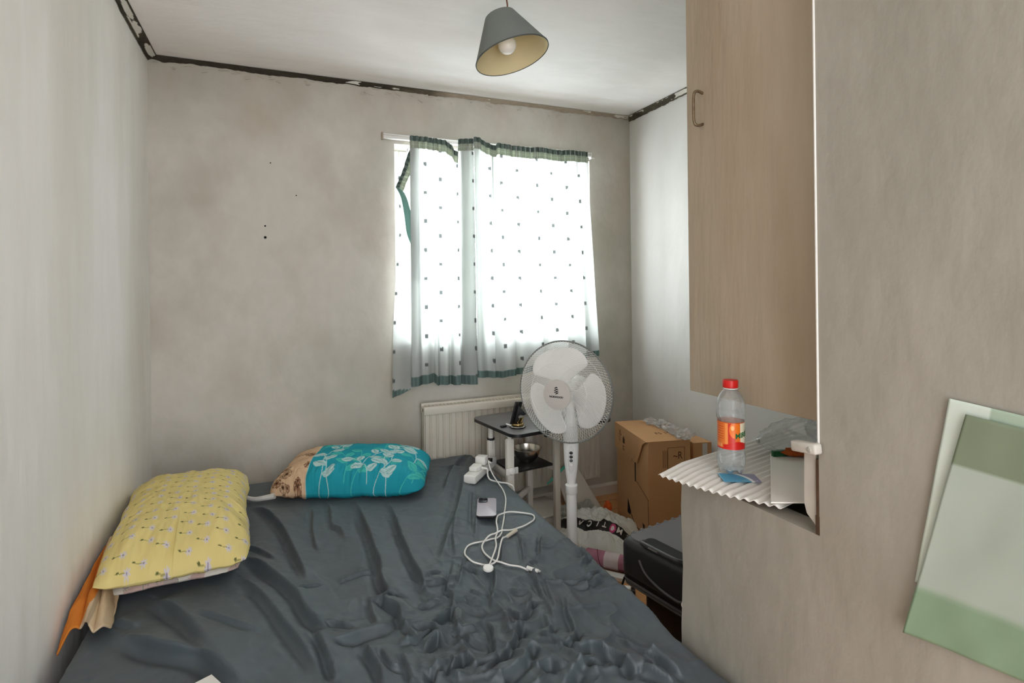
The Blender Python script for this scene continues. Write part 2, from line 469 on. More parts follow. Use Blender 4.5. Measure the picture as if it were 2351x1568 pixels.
# window: white plastic frame with a transom, glazed, and a painted sill
wf = MB(); YW = YB + .17
fw = .052
for (x0, x1, z0, z1) in ((WX0, WX0 + fw, WZ0, WZ1), (WX1 - fw, WX1, WZ0, WZ1), (WX0 + fw, WX1 - fw, WZ0, WZ0 + fw), (WX0 + fw, WX1 - fw, WZ1 - fw, WZ1), (WX0 + fw, WX1 - fw, 1.50, 1.55), (1.12, 1.165, WZ0 + fw, 1.50)):
    wf.box(((x0 + x1) / 2, YW, (z0 + z1) / 2), (x1 - x0, .06, z1 - z0))
win = structure(wf.build('window_1', m_white, smooth=False, bevel=.004))
m_glass = mat_clear('window_glass', (252, 254, 254), .97, .02, (250, 252, 252), .0)
for (x0, x1, z0, z1) in ((WX0 + fw, WX1 - fw, 1.55, WZ1 - fw), (WX0 + fw, 1.12, WZ0 + fw, 1.50), (1.165, WX1 - fw, WZ0 + fw, 1.50)):
    MB().box(((x0 + x1) / 2, YW, (z0 + z1) / 2), (x1 - x0, .006, z1 - z0)).build('pane', m_glass, win, smooth=False)
MB().box(((WX0 + WX1) / 2, YB + .065, WZ0 + .009), (WX1 - WX0 - .002, .15, .018)).build('sill', m_white, win, bevel=.004)

portal('window_portal', ((WX0 + WX1) / 2, YB + TB + .02, (WZ0 + WZ1) / 2), (PI / 2, 0, PI), WX1 - WX0, WZ1 - WZ0)
portal('rear_fill_portal', ((XL + XP) / 2, Y0 - .02, H / 2), (PI / 2, 0, 0), XP - XL, H)

# ================================================================== FIXED THINGS
# over-stairs cupboard with a flush tan door
cb = thing('cupboard', 'tan painted wall cupboard above the alcove with one flush door', 'cupboard', (1.035, .97, .959))
m_door = mat_wall('door_paint', (190, 177, 157), (160, 148, 128), (172, 151, 127), .75, (1, 2.2, .35), 9.4)
XD, ZD, YD = 1.035, .959, 1.211                # the door sits back from the face of the partition
MB().box((XD + .010, (.735 + YD) / 2, (ZD + H) / 2), (.020, YD - .735, H - ZD - .003)).build('door', m_door, cb, bevel=.0015)
cc = MB()
cc.box((XD + .150, YD - .012, (ZD + .008 + H) / 2), (.258, .018, H - ZD - .012)); cc.box((XD + .150, (.745 + YD) / 2, ZD + .012), (.258, YD - .765, .014))
cc.box((XD + .150, .742, (ZD + .008 + H) / 2), (.258, .012, H - ZD - .012)); cc.box((XD + .275, (.735 + YD) / 2, (ZD + .008 + H) / 2), (.012, YD - .737, H - ZD - .012))
cc.build('carcass', m_right, cb, smooth=False)  # unseen depth made shallow so window light reaches the alcove wall
hd = [(XD + .002, 1.149, 1.752), (XD - .016, 1.151, 1.757), (XD - .025, 1.154, 1.748), (XD - .026, 1.1545, 1.712), (XD - .025, 1.154, 1.676), (XD - .016, 1.151, 1.667), (XD + .002, 1.149, 1.672)]
MB().tube(spline(hd, 40), .0038, 10).build('handle', mat('worn_brass', (150, 132, 106), .42, .55, c2=(70, 52, 34), scale=90), cb)

# curtain rail
cr = thing('curtain_rail', 'white plastic curtain rail above the window with peeling paint', 'curtain rail', (.5, 2.84, 2.02))
MB().box((1.098, YB - .022, 2.019), (1.212, .016, .028)).box((1.098, YB - .034, 2.008), (1.205, .010, .006)).box((1.098, YB - .034, 2.026), (1.205, .010, .006)).build('track', m_white, cr, bevel=.002)
MB().box((.4925, YB - .022, 2.019), (.006, .026, .036)).build('end_cap', mat('rail_end', (176, 158, 136), .5), cr, bevel=.001)
MB().box((1.706, YB - .022, 2.014), (.006, .026, .036)).build('end_cap', m_white, cr, bevel=.001)
for x in (.62, 1.1, 1.58):
    MB().box((x, YB - .007, 2.022), (.02, .014, .022)).build('bracket', m_white, cr, bevel=.001)
MB().tube([(1.712, YB - .02, 2.006), (1.735, YB - .02, 2.003)], .0022, 6).build('cord_pin', m_white, cr)

# radiator: ribbed single panel with a top grille cap
ra = thing('radiator', 'white ribbed panel radiator on the back wall under the curtain', 'radiator', (1.18, 2.8, .15))
RX0, RX1, RZ0, RZ1 = .672, 1.70, .145, .645
m_rad = mat('radiator_enamel', (214, 210, 198), .42, var=.07, scale=7, c2=(196, 186, 170))
nx = 560
xx = np.linspace(RX0 + .006, RX1 - .006, nx)
ph_ = ((xx - RX0) / .0345) % 1
prof = np.clip(np.abs(ph_ - .5) * 7 - 2.1, 0, 1)          # narrow vertical grooves
zz = np.concatenate([np.linspace(RZ0, RZ0 + .03, 5), np.linspace(RZ0 + .05, RZ1 - .045, 6), np.linspace(RZ1 - .03, RZ1, 4)])
fade = np.clip(np.minimum(zz - RZ0 - .008, RZ1 - .012 - zz) / .025, 0, 1)
P = np.zeros((nx, len(zz), 3))
P[..., 0] = xx[:, None]; P[..., 2] = zz[None]
P[..., 1] = 2.757 + .0085 * prof[:, None] * fade[None]
grid('front_panel', P, m_rad, ra)
MB().box(((RX0 + RX1) / 2, 2.784, (RZ0 + RZ1) / 2), (RX1 - RX0 - .012, .036, RZ1 - RZ0 - .004)).build('water_jacket', m_rad, ra, smooth=False)
tp = MB()
tp.prism([(2.738, .607), (2.738, .640), (2.7425, .646), (2.752, .648), (2.752, .642), (2.800, .642), (2.800, .655), (2.812, .655), (2.812, .607)], RX0 - .004, RX1 + .004, lambda a, b, h: (h, a, b))
tp.build('top_cap', m_rad, ra, bevel=.0015)
gr = MB()
for i in range(52):
    gr.box((RX0 + .015 + i * .0195, 2.776, .6445), (.0035, .046, .004))
gr.build('top_grille', m_rad, ra, smooth=False)
for x in (RX0 + .0015, RX1 - .0015):
    MB().box((x, 2.783, (RZ0 + .61) / 2), (.004, .048, .61 - RZ0)).build('side_panel', m_rad, ra, smooth=False)
MB().box((RX0 - .0045, 2.765, .628), (.002, .006, .014)).build('end_slot', mat('slot_dark', (30, 28, 26), .9), ra, smooth=False)
for x in (.82, 1.55):
    MB().box((x, 2.832, .40), (.03, .05, .34)).build('bracket', m_rad, ra, smooth=False)

# pendant lamp hanging askew
PLX, PLY = .731, 1.75
pl = thing('pendant_lamp', 'grey cone pendant lamp hanging tilted from the ceiling, bulb unlit', 'lamp', (PLX, PLY, H))
MB().lathe([(.045, H - .022), (.047, H - .008), (.047, H - .001)], 28, (PLX - .004, PLY, 0)).build('ceiling_rose', m_white, pl)
MB().tube(spline([(PLX - .004, PLY, H - .01), (PLX - .003, PLY, 2.24), (PLX + .001, PLY, 2.21), (PLX - .002, PLY, 2.185), (PLX - .004, PLY + .004, 2.13)], 24), .0028, 8).build('cord', mat('brown_flex', (104, 62, 40), .6), pl)
tilt = Matrix.Rotation(math.radians(-14), 3, 'Y') @ Matrix.Rotation(math.radians(-9), 3, 'X')
so = Vector((.743, PLY - .012, 2.034))
m_shade = mat('grey_shade_card', (118, 124, 120), .75, var=.05, scale=18, bump=.08, bscale=500)
RB, RT, SH = .128, .053, .146
sh = MB().lathe([(RB, 0), (RB + .0012, .002), (RT + .0012, SH - .002), (RT, SH)], 64, so, tilt, False, False).build('lampshade', m_shade, pl)
MB().lathe([(RB - .001, .0005), (RT - .0006, SH - .001)], 64, so, tilt, False, False).build('lining', mat('cream_lining', (214, 200, 158), .7, var=.04), sh)
MB().lathe([(RB - .001, -.0012), (RB + .0016, -.0012), (RB + .002, .0022), (RB + .0008, .0026), (RB - .001, .001)], 64, so, tilt, False, False).build('rim', mat('dark_binding', (74, 78, 74), .7), sh)
sp_ = MB()
for k in range(3):
    a = 2 * PI * k / 3 + .4
    sp_.tube([so + tilt @ Vector((0, 0, SH - .02)), so + tilt @ Vector((RT * math.cos(a), RT * math.sin(a), SH - .004))], .0015, 6)
sp_.lathe([(.02, SH - .022), (.02, SH - .018)], 24, so, tilt).build('spider', m_white, sh)
bo = so + Vector((-.012, .010, .010))
up = Matrix.Rotation(math.radians(-5), 3, 'Y')
MB().lathe([(.016, .062), (.017, .085), (.017, .12), (.006, .126)], 24, bo, up).build('lamp_holder', m_white, pl)
pr = [(0.0, -.001)] + [(.0315 * math.sin(a), .0305 - .0315 * math.cos(a)) for a in np.linspace(.2, 2.2, 14)] + [(.0165, .062), (.014, .072)]
MB().lathe(pr, 32, bo, up, False, False).build('bulb', mat('opal_bulb', (244, 242, 236), .25, var=.0, spec=.6), pl)

# ================================================================== CURTAINS
m_cur = mat_print('thin_lined_cotton', .85, .62, .15)
m_tape = mat_print('curtain_tape', .85, .30, .15)
PALE = np.array([217, 219, 217.]); SQ = np.array([143, 146, 145.]); HEMC = np.array([140, 162, 158.])


def curtain_colours(Lx, Z, z_hem, phase):
    """little woven squares in staggered columns, a darker checked hem"""
    C = np.zeros(Lx.shape + (3,)) + PALE
    C += 6 * np.sin(Lx * 2 * PI / .09)[..., None]
    cx, cz = .118, .146
    col = np.floor((Lx + phase) / cx); fx = (Lx + phase) / cx - col
    zz_ = Z / cz + .5 * (col % 2) + .13; fz = zz_ - np.floor(zz_)
    sq = (np.abs(fx - .5) < .0085 / cx) & (np.abs(fz - .5) < .0095 / cz)
    C = np.where(sq[..., None], SQ, C)
    hem = Z < z_hem
    chk = HEMC + 13 * (np.sin(Lx * 2 * PI / .021) > .2)[..., None] + 6 * np.sin(Lx * 2 * PI / .007)[..., None] - 14 * (np.sin(Lx * 2 * PI / .11 + 1) > .6)[..., None]
    return np.where(hem[..., None], chk, C)


def tape_colours(Lx, T):
    top = np.array([88, 102, 96.]) + 28 * (np.sin(Lx * 2 * PI / .031) > .1)[..., None] + 12 * np.sin(Lx * 2 * PI / .009)[..., None]
    low = np.array([172, 180, 164.]) + 22 * (np.sin(Lx * 2 * PI / .037 + 1) > .75)[..., None] + 14 * (np.abs(T - .68) < .05)[..., None]
    return np.where((T < .42)[..., None], top, low)


def cloth(name, root, knots, x0, spread, ztop, zbot, hem, phase, seed, nu=420, nv=230):
    K = spline(knots, nu); 
    seg = np.linalg.norm(np.diff(K, axis=0), axis=1); Lx = np.concatenate([[0], np.cumsum(seg)])
    t = np.linspace(0, 1, nv)
    X = x0 + (K[:, 0:1] - x0) * (1 + spread * t[None])
    zt = np.interp(K[:, 0], [a for a, b in ztop], [b for a, b in ztop])[:, None]
    zb = np.interp(X[:, -1], [a for a, b in zbot], [b for a, b in zbot])[:, None]
    Z = zt + (zb - zt) * t[None]
    U = Lx[:, None] + 0 * t[None]
    Y = 2.772 + (K[:, 1:2]) * (.35 + 1.25 * t[None] ** .8)
    Y += .010 * vnoise(U * 9, Z * 1.6, seed, 3) * t[None] ** .5
    # small gathers just under the tape
    Y += .0035 * np.sin(U * 2 * PI / .028 + 3 * vnoise(U * 6, Z * 0, seed + 2)) * np.exp(-t[None] / .05)
    P = np.stack([X, Y, Z], -1)
    C = curtain_colours(U + .004 * vnoise(U * 3, Z * 3, seed), Z, zb + hem, phase)
    panel = grid('panel', P, m_cur, root, C)
    k = 14
    T = np.linspace(0, 1, k)
    Pt = np.zeros((nu, k, 3)); Ut = Lx[:, None] + 0 * T[None]
    Pt[..., 0] = x0 + (K[:, 0:1] - x0) * (1 + spread * .03 * T[None])
    Pt[..., 2] = zt + .004 - .062 * T[None]
    Pt[..., 1] = 2.772 + K[:, 1:2] * .35 - .0045 + .0035 * np.sin(Ut * 2 * PI / .028 + 1.5)
    grid('heading_tape', Pt, m_tape, root, tape_colours(Ut, T[None] + 0 * Ut))
    return panel


lc = thing('curtain', 'left curtain with its outer corner unhooked and drooping', 'curtain', (.78, 2.77, 2.0), 'pale curtains at the window')
cloth('left', lc, [(.668, .016), (.640, .012), (.620, .000), (.622, -.012), (.650, -.016), (.675, .002), (.70, -.006), (.728, .008), (.745, .012), (.738, .000), (.750, -.012), (.77, .004), (.80, -.008), (.825, .010), (.835, -.014), (.866, -.016), (.872, .012),
                   (.89, -.004), (.92, -.018), (.948, -.022), (.953, -.014), (.93, -.004), (.905, .000), (.888, .004), (.886, .010), (.905, .014), (.935, .014)],
      .95, .02, [(.60, 2.010), (.70, 2.012), (.80, 2.004), (.832, 1.985), (.85, 1.955), (.868, 1.948), (.873, 2.018), (.95, 2.024)],
      [(.60, .752), (.735, .762), (.745, .748), (.95, .742)], .048, .03, 11)
# the outer edge, unhooked: it falls beside the panel and its tape hangs down
n1_, n2_ = 60, 150
zed = np.linspace(1.985, .698, n2_)
xe = np.interp(-zed, [-1.99, -1.95, -1.85, -1.755, -1.70, -1.60, -1.38, -1.03, -.69], [.628, .612, .578, .550, .562, .572, .549, .530, .520])
xi = np.interp(-zed, [-1.99, -1.80, -1.40, -1.18, -.95, -.80, -.69], [.640, .655, .668, .668, .660, .665, .640])
zb_ = np.interp(np.linspace(0, 1, n1_), [0, .35, .8, 1], [0, .012, .040, .05])
s_ = np.linspace(0, 1, n1_)
P = np.zeros((n1_, n2_, 3))
tt = (1.985 - zed) / (1.985 - .698)
P[..., 0] = xe[None] * (1 - s_[:, None]) + xi[None] * s_[:, None]
P[..., 2] = zed[None] + zb_[:, None] * np.clip(tt[None] * 4 - 3, 0, 1)
P[..., 1] = 2.800 + .008 * np.sin(s_[:, None] * 5 + tt[None] * 7) + .012 * (1 - s_[:, None]) * np.cos(tt[None] * 9)
Lx = s_[:, None] * .13 + 0 * tt[None]
C = curtain_colours(Lx, P[..., 2], .735, .055)
grid('loose_edge', P, m_cur, lc, C)
# turned-back corner of the heading with its own folded tail
q = np.array([[.634, 1.975], [.606, 1.915], [.586, 1.850], [.562, 1.790], [.546, 1.752]]); q2 = np.array([[.652, 1.930], [.645, 1.880], [.628, 1.835], [.603, 1.785], [.585, 1.735]])
A_, B_ = spline(q, 70), spline(q2, 70); k = 12
P = np.zeros((70, k, 3)); T = np.linspace(0, 1, k)
P[..., 0] = A_[:, 0:1] * (1 - T) + B_[:, 0:1] * T; P[..., 2] = A_[:, 1:2] * (1 - T) + B_[:, 1:2] * T
P[..., 1] = 2.782 + .006 * np.sin(np.arange(70)[:, None] * .55 + T[None] * 2)
grid('drooping_tape', P, m_tape, lc, tape_colours(np.arange(70)[:, None] * .0042 + 0 * T[None], T[None] + 0 * P[..., 0]))
q = np.array([[.545, 1.757], [.572, 1.700], [.588, 1.610], [.600, 1.520], [.632, 1.430], [.640, 1.330], [.652, 1.280]])
q2 = np.array([[.590, 1.725], [.605, 1.690], [.625, 1.620], [.655, 1.560], [.664, 1.480], [.664, 1.380], [.664, 1.270]])
A_, B_ = spline(q, 90), spline(q2, 90); k = 16; T = np.linspace(0, 1, k)
P = np.zeros((90, k, 3))
P[..., 0] = A_[:, 0:1] * (1 - T) + B_[:, 0:1] * T; P[..., 2] = A_[:, 1:2] * (1 - T) + B_[:, 1:2] * T
P[..., 1] = 2.779 - .014 * np.sin(T[None] * PI) * np.linspace(1, .3, 90)[:, None]
grid('turned_corner', P, m_cur, lc, np.zeros((90, k, 3)) + np.array([150, 176, 170.]))

rc = thing('curtain', 'right curtain spread flat across most of the window', 'curtain', (1.3, 2.77, 2.0), 'pale curtains at the window')
cloth('right', rc, [(1.00, .016), (.972, .004), (.956, -.020), (.975, -.030), (1.01, -.012), (1.045, -.018), (1.062, .006), (1.072, .010), (1.058, -.004), (1.09, -.012), (1.13, -.006), (1.160, -.010), (1.170, .002), (1.166, .008), (1.174, .012), (1.20, -.004), (1.23, -.008), (1.27, -.004), (1.315, -.010), (1.334, .002), (1.329, .008), (1.338, .012),
                    (1.36, -.010), (1.41, -.006), (1.455, -.012), (1.476, .002), (1.472, .008), (1.482, .012), (1.52, -.010), (1.555, -.016), (1.578, .002), (1.570, .008), (1.584, .012), (1.60, -.010), (1.635, -.016), (1.645, -.004), (1.638, .012), (1.622, .022)],
      .955, .085, [(.95, 2.034), (.985, 2.034), (1.02, 2.014), (1.055, 2.004), (1.078, 1.999), (1.09, 2.016), (1.2, 2.010), (1.29, 2.008), (1.34, 2.015), (1.45, 2.007), (1.52, 2.013), (1.56, 2.014), (1.645, 2.012)],
      [(.95, .778), (1.1, .762), (1.21, .770), (1.4, .80), (1.70, .846)], .034, .02, 23)

# ================================================================== BED
BZ = .385                     # top of the sheet
m_base = mat('dark_divan_cloth', (44, 44, 46), .9, var=.1)
bd = thing('bed', 'low double bed in the corner filling the near half of the room', 'bed', (.2, 1.85, 0))
MB().box((.215, 1.80, .140), (1.30, 1.84, .16)).build('divan_base', m_base, bd, bevel=.01)
MB().box((.222, 1.80, BZ - .108), (1.34, 1.86, .11)).build('mattress', mat('mattress_ticking', (190, 188, 182), .9), bd, bevel=.03, seg=3)
for x in (-.40, .80):
    for y in (.98, 2.62):
        MB().box((x, y, .030), (.06, .06, .06)).build('leg', m_base, bd, bevel=.004)

# crumpled dark sheet. Each fold: height mm, width mm, then x,y in mm along its crest
FOLDS = [
(14,30,-98,2430,-51,2357,-3,2213,24,2088,47,1936,65,1824,68,1748),
(7,18,116,2327,114,2228,107,2123,108,1996,115,1928),
(8,20,179,2362,180,2233,174,2125,198,2074,207,1979),
(17,32,283,2345,288,2132,290,1975,289,1856,290,1764,280,1680,283,1598),
(15,26,404,2279,397,2074,387,1906,386,1806,383,1756,387,1683,387,1616,381,1535),
(17,34,-109,1996,-65,1927,-21,1834,16,1753,48,1668,67,1578,94,1517,115,1486),
(12,30,-110,1855,-75,1783,-44,1709,-30,1673,9,1555,39,1468,62,1390,80,1316),
(5,8,48,1703,79,1709,112,1718),
(7,10,153,1715,191,1728,236,1739,269,1733),
(16,22,78,1497,94,1425,105,1351,114,1286),
(18,20,279,1728,276,1650,283,1593,265,1560,292,1509,292,1442,314,1378),
(14,24,108,1433,150,1432,188,1440,235,1443,272,1448),
(9,14,227,1606,225,1523,226,1459),
(16,22,188,1389,193,1351,206,1291,206,1225),
(12,16,218,1361,232,1286,257,1274),
(10,14,262,1331,266,1275,263,1210),
(9,14,104,1519,137,1496,172,1464),
(20,45,-318,1817,-271,1754,-229,1681,-184,1585,-152,1514,-111,1418),
(22,45,-369,1667,-306,1604,-251,1553,-183,1506,-145,1465,-113,1415,-71,1347),
(8,26,-208,1694,-128,1616,-49,1543),
(6,24,-400,1749,-338,1687),
(6,20,-113,2078,-61,2014,-8,1901),
(12,14,504,1702,472,1619,442,1557,445,1511,435,1475,420,1408,410,1365),
(7,10,532,1689,500,1612,473,1559),
(9,13,612,1620,582,1534,548,1470,523,1410),
(13,12,439,1461,475,1432,512,1409),
(15,16,359,1420,386,1436,414,1452,433,1468),
(9,12,344,1508,376,1513,408,1515),
(15,13,308,1429,338,1415,360,1393,361,1375),
(10,12,263,1368,295,1362,328,1376,362,1392),
(16,16,313,1326,339,1343,363,1360,364,1320),
(14,14,396,1363,424,1347,461,1344),
(16,15,490,1385,498,1336,484,1287,461,1222,427,1216,396,1211),
(18,18,577,1347,550,1295,508,1240,455,1207,410,1183),
(13,15,570,1408,585,1358,623,1380,653,1433),
(18,18,345,1216,367,1234,392,1256,419,1223),
(20,24,416,1151,467,1158,513,1173,538,1204,566,1218),
(11,15,720,1605,687,1448,668,1355,647,1270),
(8,12,723,1495,694,1387,667,1307),
(13,16,737,1385,700,1305,682,1236,652,1196,603,1185),
(18,22,528,1142,572,1150,583,1107),
(15,18,345,1216,365,1177),
(13,18,300,1222,339,1250),
(24,24,645,1194,656,1162,687,1163,707,1136,726,1102,728,1048,731,1034),
(22,24,557,1072,600,1098,646,1116,687,1104),
(11,18,760,1238,773,1173,790,1117,805,1049,817,982),
(12,18,757,1155,776,1097,799,1040,813,978),
(12,20,737,1058,765,1011,784,972),
(8,13,766,1444,827,1438,899,1462),
(9,13,776,1421,834,1408,895,1433),
(13,40,804,2545,746,2350,683,2183,622,2046,569,1938,517,1822,469,1734),
(8,18,692,2200,626,2044,577,1922,542,1821,517,1712),
(7,16,757,2240,678,2020,615,1839),
(7,16,761,2195,684,1991,613,1807),
(9,14,836,1739,795,1665,749,1570),
(6,12,771,1799,738,1691,700,1584),
(6,12,718,1831,673,1707,632,1614),
(10,30,889,2743,753,2534,644,2298),
(8,14,563,1364,544,1290,509,1305),
(9,14,409,1365,430,1311,461,1270),
(7,12,365,1594,418,1597,453,1603),
(6,12,388,1610,419,1651,454,1656),
(8,14,594,1267,613,1221,619,1165),
(9,16,913,1616,894,1542,841,1491),
(8,12,520,1664,545,1635,558,1589),
(7,12,498,1535,518,1496,529,1471),
(8,12,612,1497,626,1465,654,1465),
(14,20,309,1190,329,1227,359,1262),
(10,18,642,1328,629,1272,599,1227)]

def sheet_height(X, Y):
    Hh = np.zeros(X.shape)
    lx, ly = .50, .866                     # folds stand steeper on the side away from the window
    for f in FOLDS:
        A, Wd = f[0] * .0015, f[1] * .00078
        pts = np.array(f[2:], dtype=float).reshape(-1, 2) * .001
        pts = spline(pts, max(6, len(pts) * 5))
        lo, hi = pts.min(0) - 4 * Wd - .03, pts.max(0) + 4 * Wd + .03
        m = (X > lo[0]) & (X < hi[0]) & (Y > lo[1]) & (Y < hi[1])
        if not m.any(): continue
        x, y = X[m], Y[m]
        best = np.full(x.shape, 9.); sd = np.zeros(x.shape); tt = np.zeros(x.shape)
        n = len(pts) - 1
        for i in range(n):
            a, b = pts[i], pts[i + 1]; d = b - a; L2 = max(d @ d, 1e-9)
            t = np.clip(((x - a[0]) * d[0] + (y - a[1]) * d[1]) / L2, 0, 1)
            px, py = x - a[0] - t * d[0], y - a[1] - t * d[1]
            q = np.hypot(px, py)
            nx_, ny_ = -d[1], d[0]
            if nx_ * lx + ny_ * ly < 0: nx_, ny_ = -nx_, -ny_
            s = (px * nx_ + py * ny_)
            u = q < best
            best = np.where(u, q, best); sd = np.where(u, np.where(s >= 0, q, -q), sd); tt = np.where(u, (i + t) / n, tt)
        taper = np.clip(np.sin(np.clip(tt, .02, .98) * PI) * 1.7, 0, 1)
        ends = np.exp(-np.clip(best - Wd * 3, 0, 9) / .01)
        lit = np.exp(-np.clip(sd, 0, 9) / (Wd * 1.5))
        shd = 1.25 * np.exp(-np.clip(-sd, 0, 9) / (Wd * .30)) - .62 * np.exp(-((-sd - Wd * .85) / (Wd * .55)) ** 2)
        h = np.where(sd >= 0, lit * (1.25 - .62 * math.exp(-(.85 / .55) ** 2)), shd)
        Hh[m] += A * taper * ends * h
    return np.where(Hh > 0, .040 * np.tanh(Hh / .040), .024 * np.tanh(Hh / .024))


def bed_edge(Y):
    """right-hand edge of the mattress: pressed in where it meets the partition"""
    k = np.clip((Y - 1.10) / .16, 0, 1); k = k * k * (3 - 2 * k)
    return .906 + .020 * k + .003 * np.sin(Y * 9)


nx, ny = 430, 580
yv = np.linspace(.84, 2.742, ny)
sv = np.linspace(0, 1, nx)
eR = bed_edge(yv); xl = -.468
# across the bed: down the left side, over the top, down the right side
Lt = .20
c = sv * (1 + 2 * Lt / 1.42) - Lt / 1.42
P = np.zeros((nx, ny, 3))
cc_ = c[:, None] + 0 * yv[None]
top = np.clip(cc_, 0, 1)
P[..., 0] = xl + (eR[None] - xl) * top
P[..., 1] = yv[None]
hgt = sheet_height(P[..., 0], P[..., 1])
soft = .004 * vnoise(P[..., 0] * 4 + 3, P[..., 1] * 3, 3, 3) + .0022 * vnoise(P[..., 0] * 13, P[..., 1] * 9, 6, 3) + .0012 * vnoise(P[..., 0] * 40, P[..., 1] * 30, 9, 2)
dip = -.012 * np.exp(-((P[..., 0] - .35) ** 2 / .12 + (P[..., 1] - 1.45) ** 2 / .12))
# fine crumple: a net of sharp little creases, strongest where the sheet is rucked up
wx, wy = P[..., 0] + .035 * vnoise(P[..., 0] * 7, P[..., 1] * 7, 61, 2), P[..., 1] + .035 * vnoise(P[..., 0] * 7 + 9, P[..., 1] * 7, 62, 2)
c1 = (1 - np.abs(vnoise(wx * 8.5, wy * 7.0, 63, 1)) * 1.6).clip(0, 1) ** 3
c2 = (1 - np.abs(vnoise(wx * 17 + wy * 4, wy * 15, 64, 1)) * 1.6).clip(0, 1) ** 3
c3 = (1 - np.abs(vnoise(wx * 30, wy * 9, 65, 1)) * 1.6).clip(0, 1) ** 3
ruck = np.exp(-(((P[..., 0] - .60) / .34) ** 2 + ((P[..., 1] - 1.28) / .36) ** 2) ** 1.3)
ruck2 = np.exp(-(((P[..., 0] - .55) / .55) ** 2 + ((P[..., 1] - 1.6) / .75) ** 2))
hgt = hgt * (1 - .30 * ruck) + ruck * (.020 * (c1 - .35) + .012 * (c2 - .35)) + ruck2 * (.0035 * (c2 - .3) + .0032 * (c3 - .3))
hgt = hgt + soft + dip
edge_in = np.minimum(np.clip(cc_, 0, 1) * 1.42, (1 - np.clip(cc_, 0, 1)) * 1.42)
rd = .032
roundoff = np.where(edge_in < rd, rd - np.sqrt(np.clip(rd ** 2 - (rd - edge_in) ** 2, 0, 9)), 0)
endin = np.minimum(P[..., 1] - .84, 2.742 - P[..., 1] + .004)
roundoff = roundoff + np.where(endin < .03, .03 - np.sqrt(np.clip(.03 ** 2 - (.03 - np.clip(endin, 0, 1)) ** 2, 0, 9)), 0)
P[..., 2] = BZ + hgt * np.clip(edge_in / .02 + .25, 0, 1) - roundoff
over = np.clip(np.maximum(-cc_, cc_ - 1), 0, 1) * 1.42
P[..., 2] -= over
lean = np.clip(hgt, 0, 1) * .40 * np.clip(edge_in / .08, 0, 1)          # crests lean over, away from the window
P[..., 0] -= .50 * lean; P[..., 1] -= .866 * lean
sgn = np.where(cc_ > .5, 1, -1)
P[..., 0] += sgn * np.where(over > 0, .004 + .006 * vnoise(P[..., 1] * 10, over * 6, 15, 3) - .05 * over, 0) * np.where((cc_ > .5) & (P[..., 1] < 1.2), .15, 1)
m_sheet, t_, n_, l_, p_ = nodes('charcoal_jersey_sheet')
tcn = n_.new('ShaderNodeTexCoord'); nz = n_.new('ShaderNodeTexNoise'); nz.inputs['Scale'].default_value = 3.5; nz.inputs['Detail'].default_value = 3
mx = n_.new('ShaderNodeMix'); mx.data_type = 'RGBA'; mx.inputs['A'].default_value = (*lin((67, 83, 87)), 1); mx.inputs['B'].default_value = (*lin((72, 76, 83)), 1)
l_.new(tcn.outputs['Object'], nz.inputs['Vector']); l_.new(nz.outputs['Fac'], mx.inputs['Factor']); l_.new(mx.outputs['Result'], p_.inputs['Base Color'])
p_.inputs['Roughness'].default_value = .60; p_.inputs['Specular IOR Level'].default_value = .70
p_.inputs['Sheen Weight'].default_value = .05; p_.inputs['Sheen Roughness'].default_value = .5
tag(grid('bed_sheet', P, m_sheet), 'crumpled charcoal grey fitted sheet stretched over the bed', 'bed sheet')
_SX, _SY, _SZ = P[..., 0], P[..., 1], P[..., 2]


def bed_z(x, y):
    """height of the sheet at a spot on the bed"""
    j = int(np.clip(round((y - .84) / (2.742 - .84) * (ny - 1)), 0, ny - 1))
    col = _SX[:, j]; i = int(np.argmin(np.abs(col - x)))
    return float(_SZ[max(0, i - 1):i + 2, max(0, j - 1):j + 2].max())


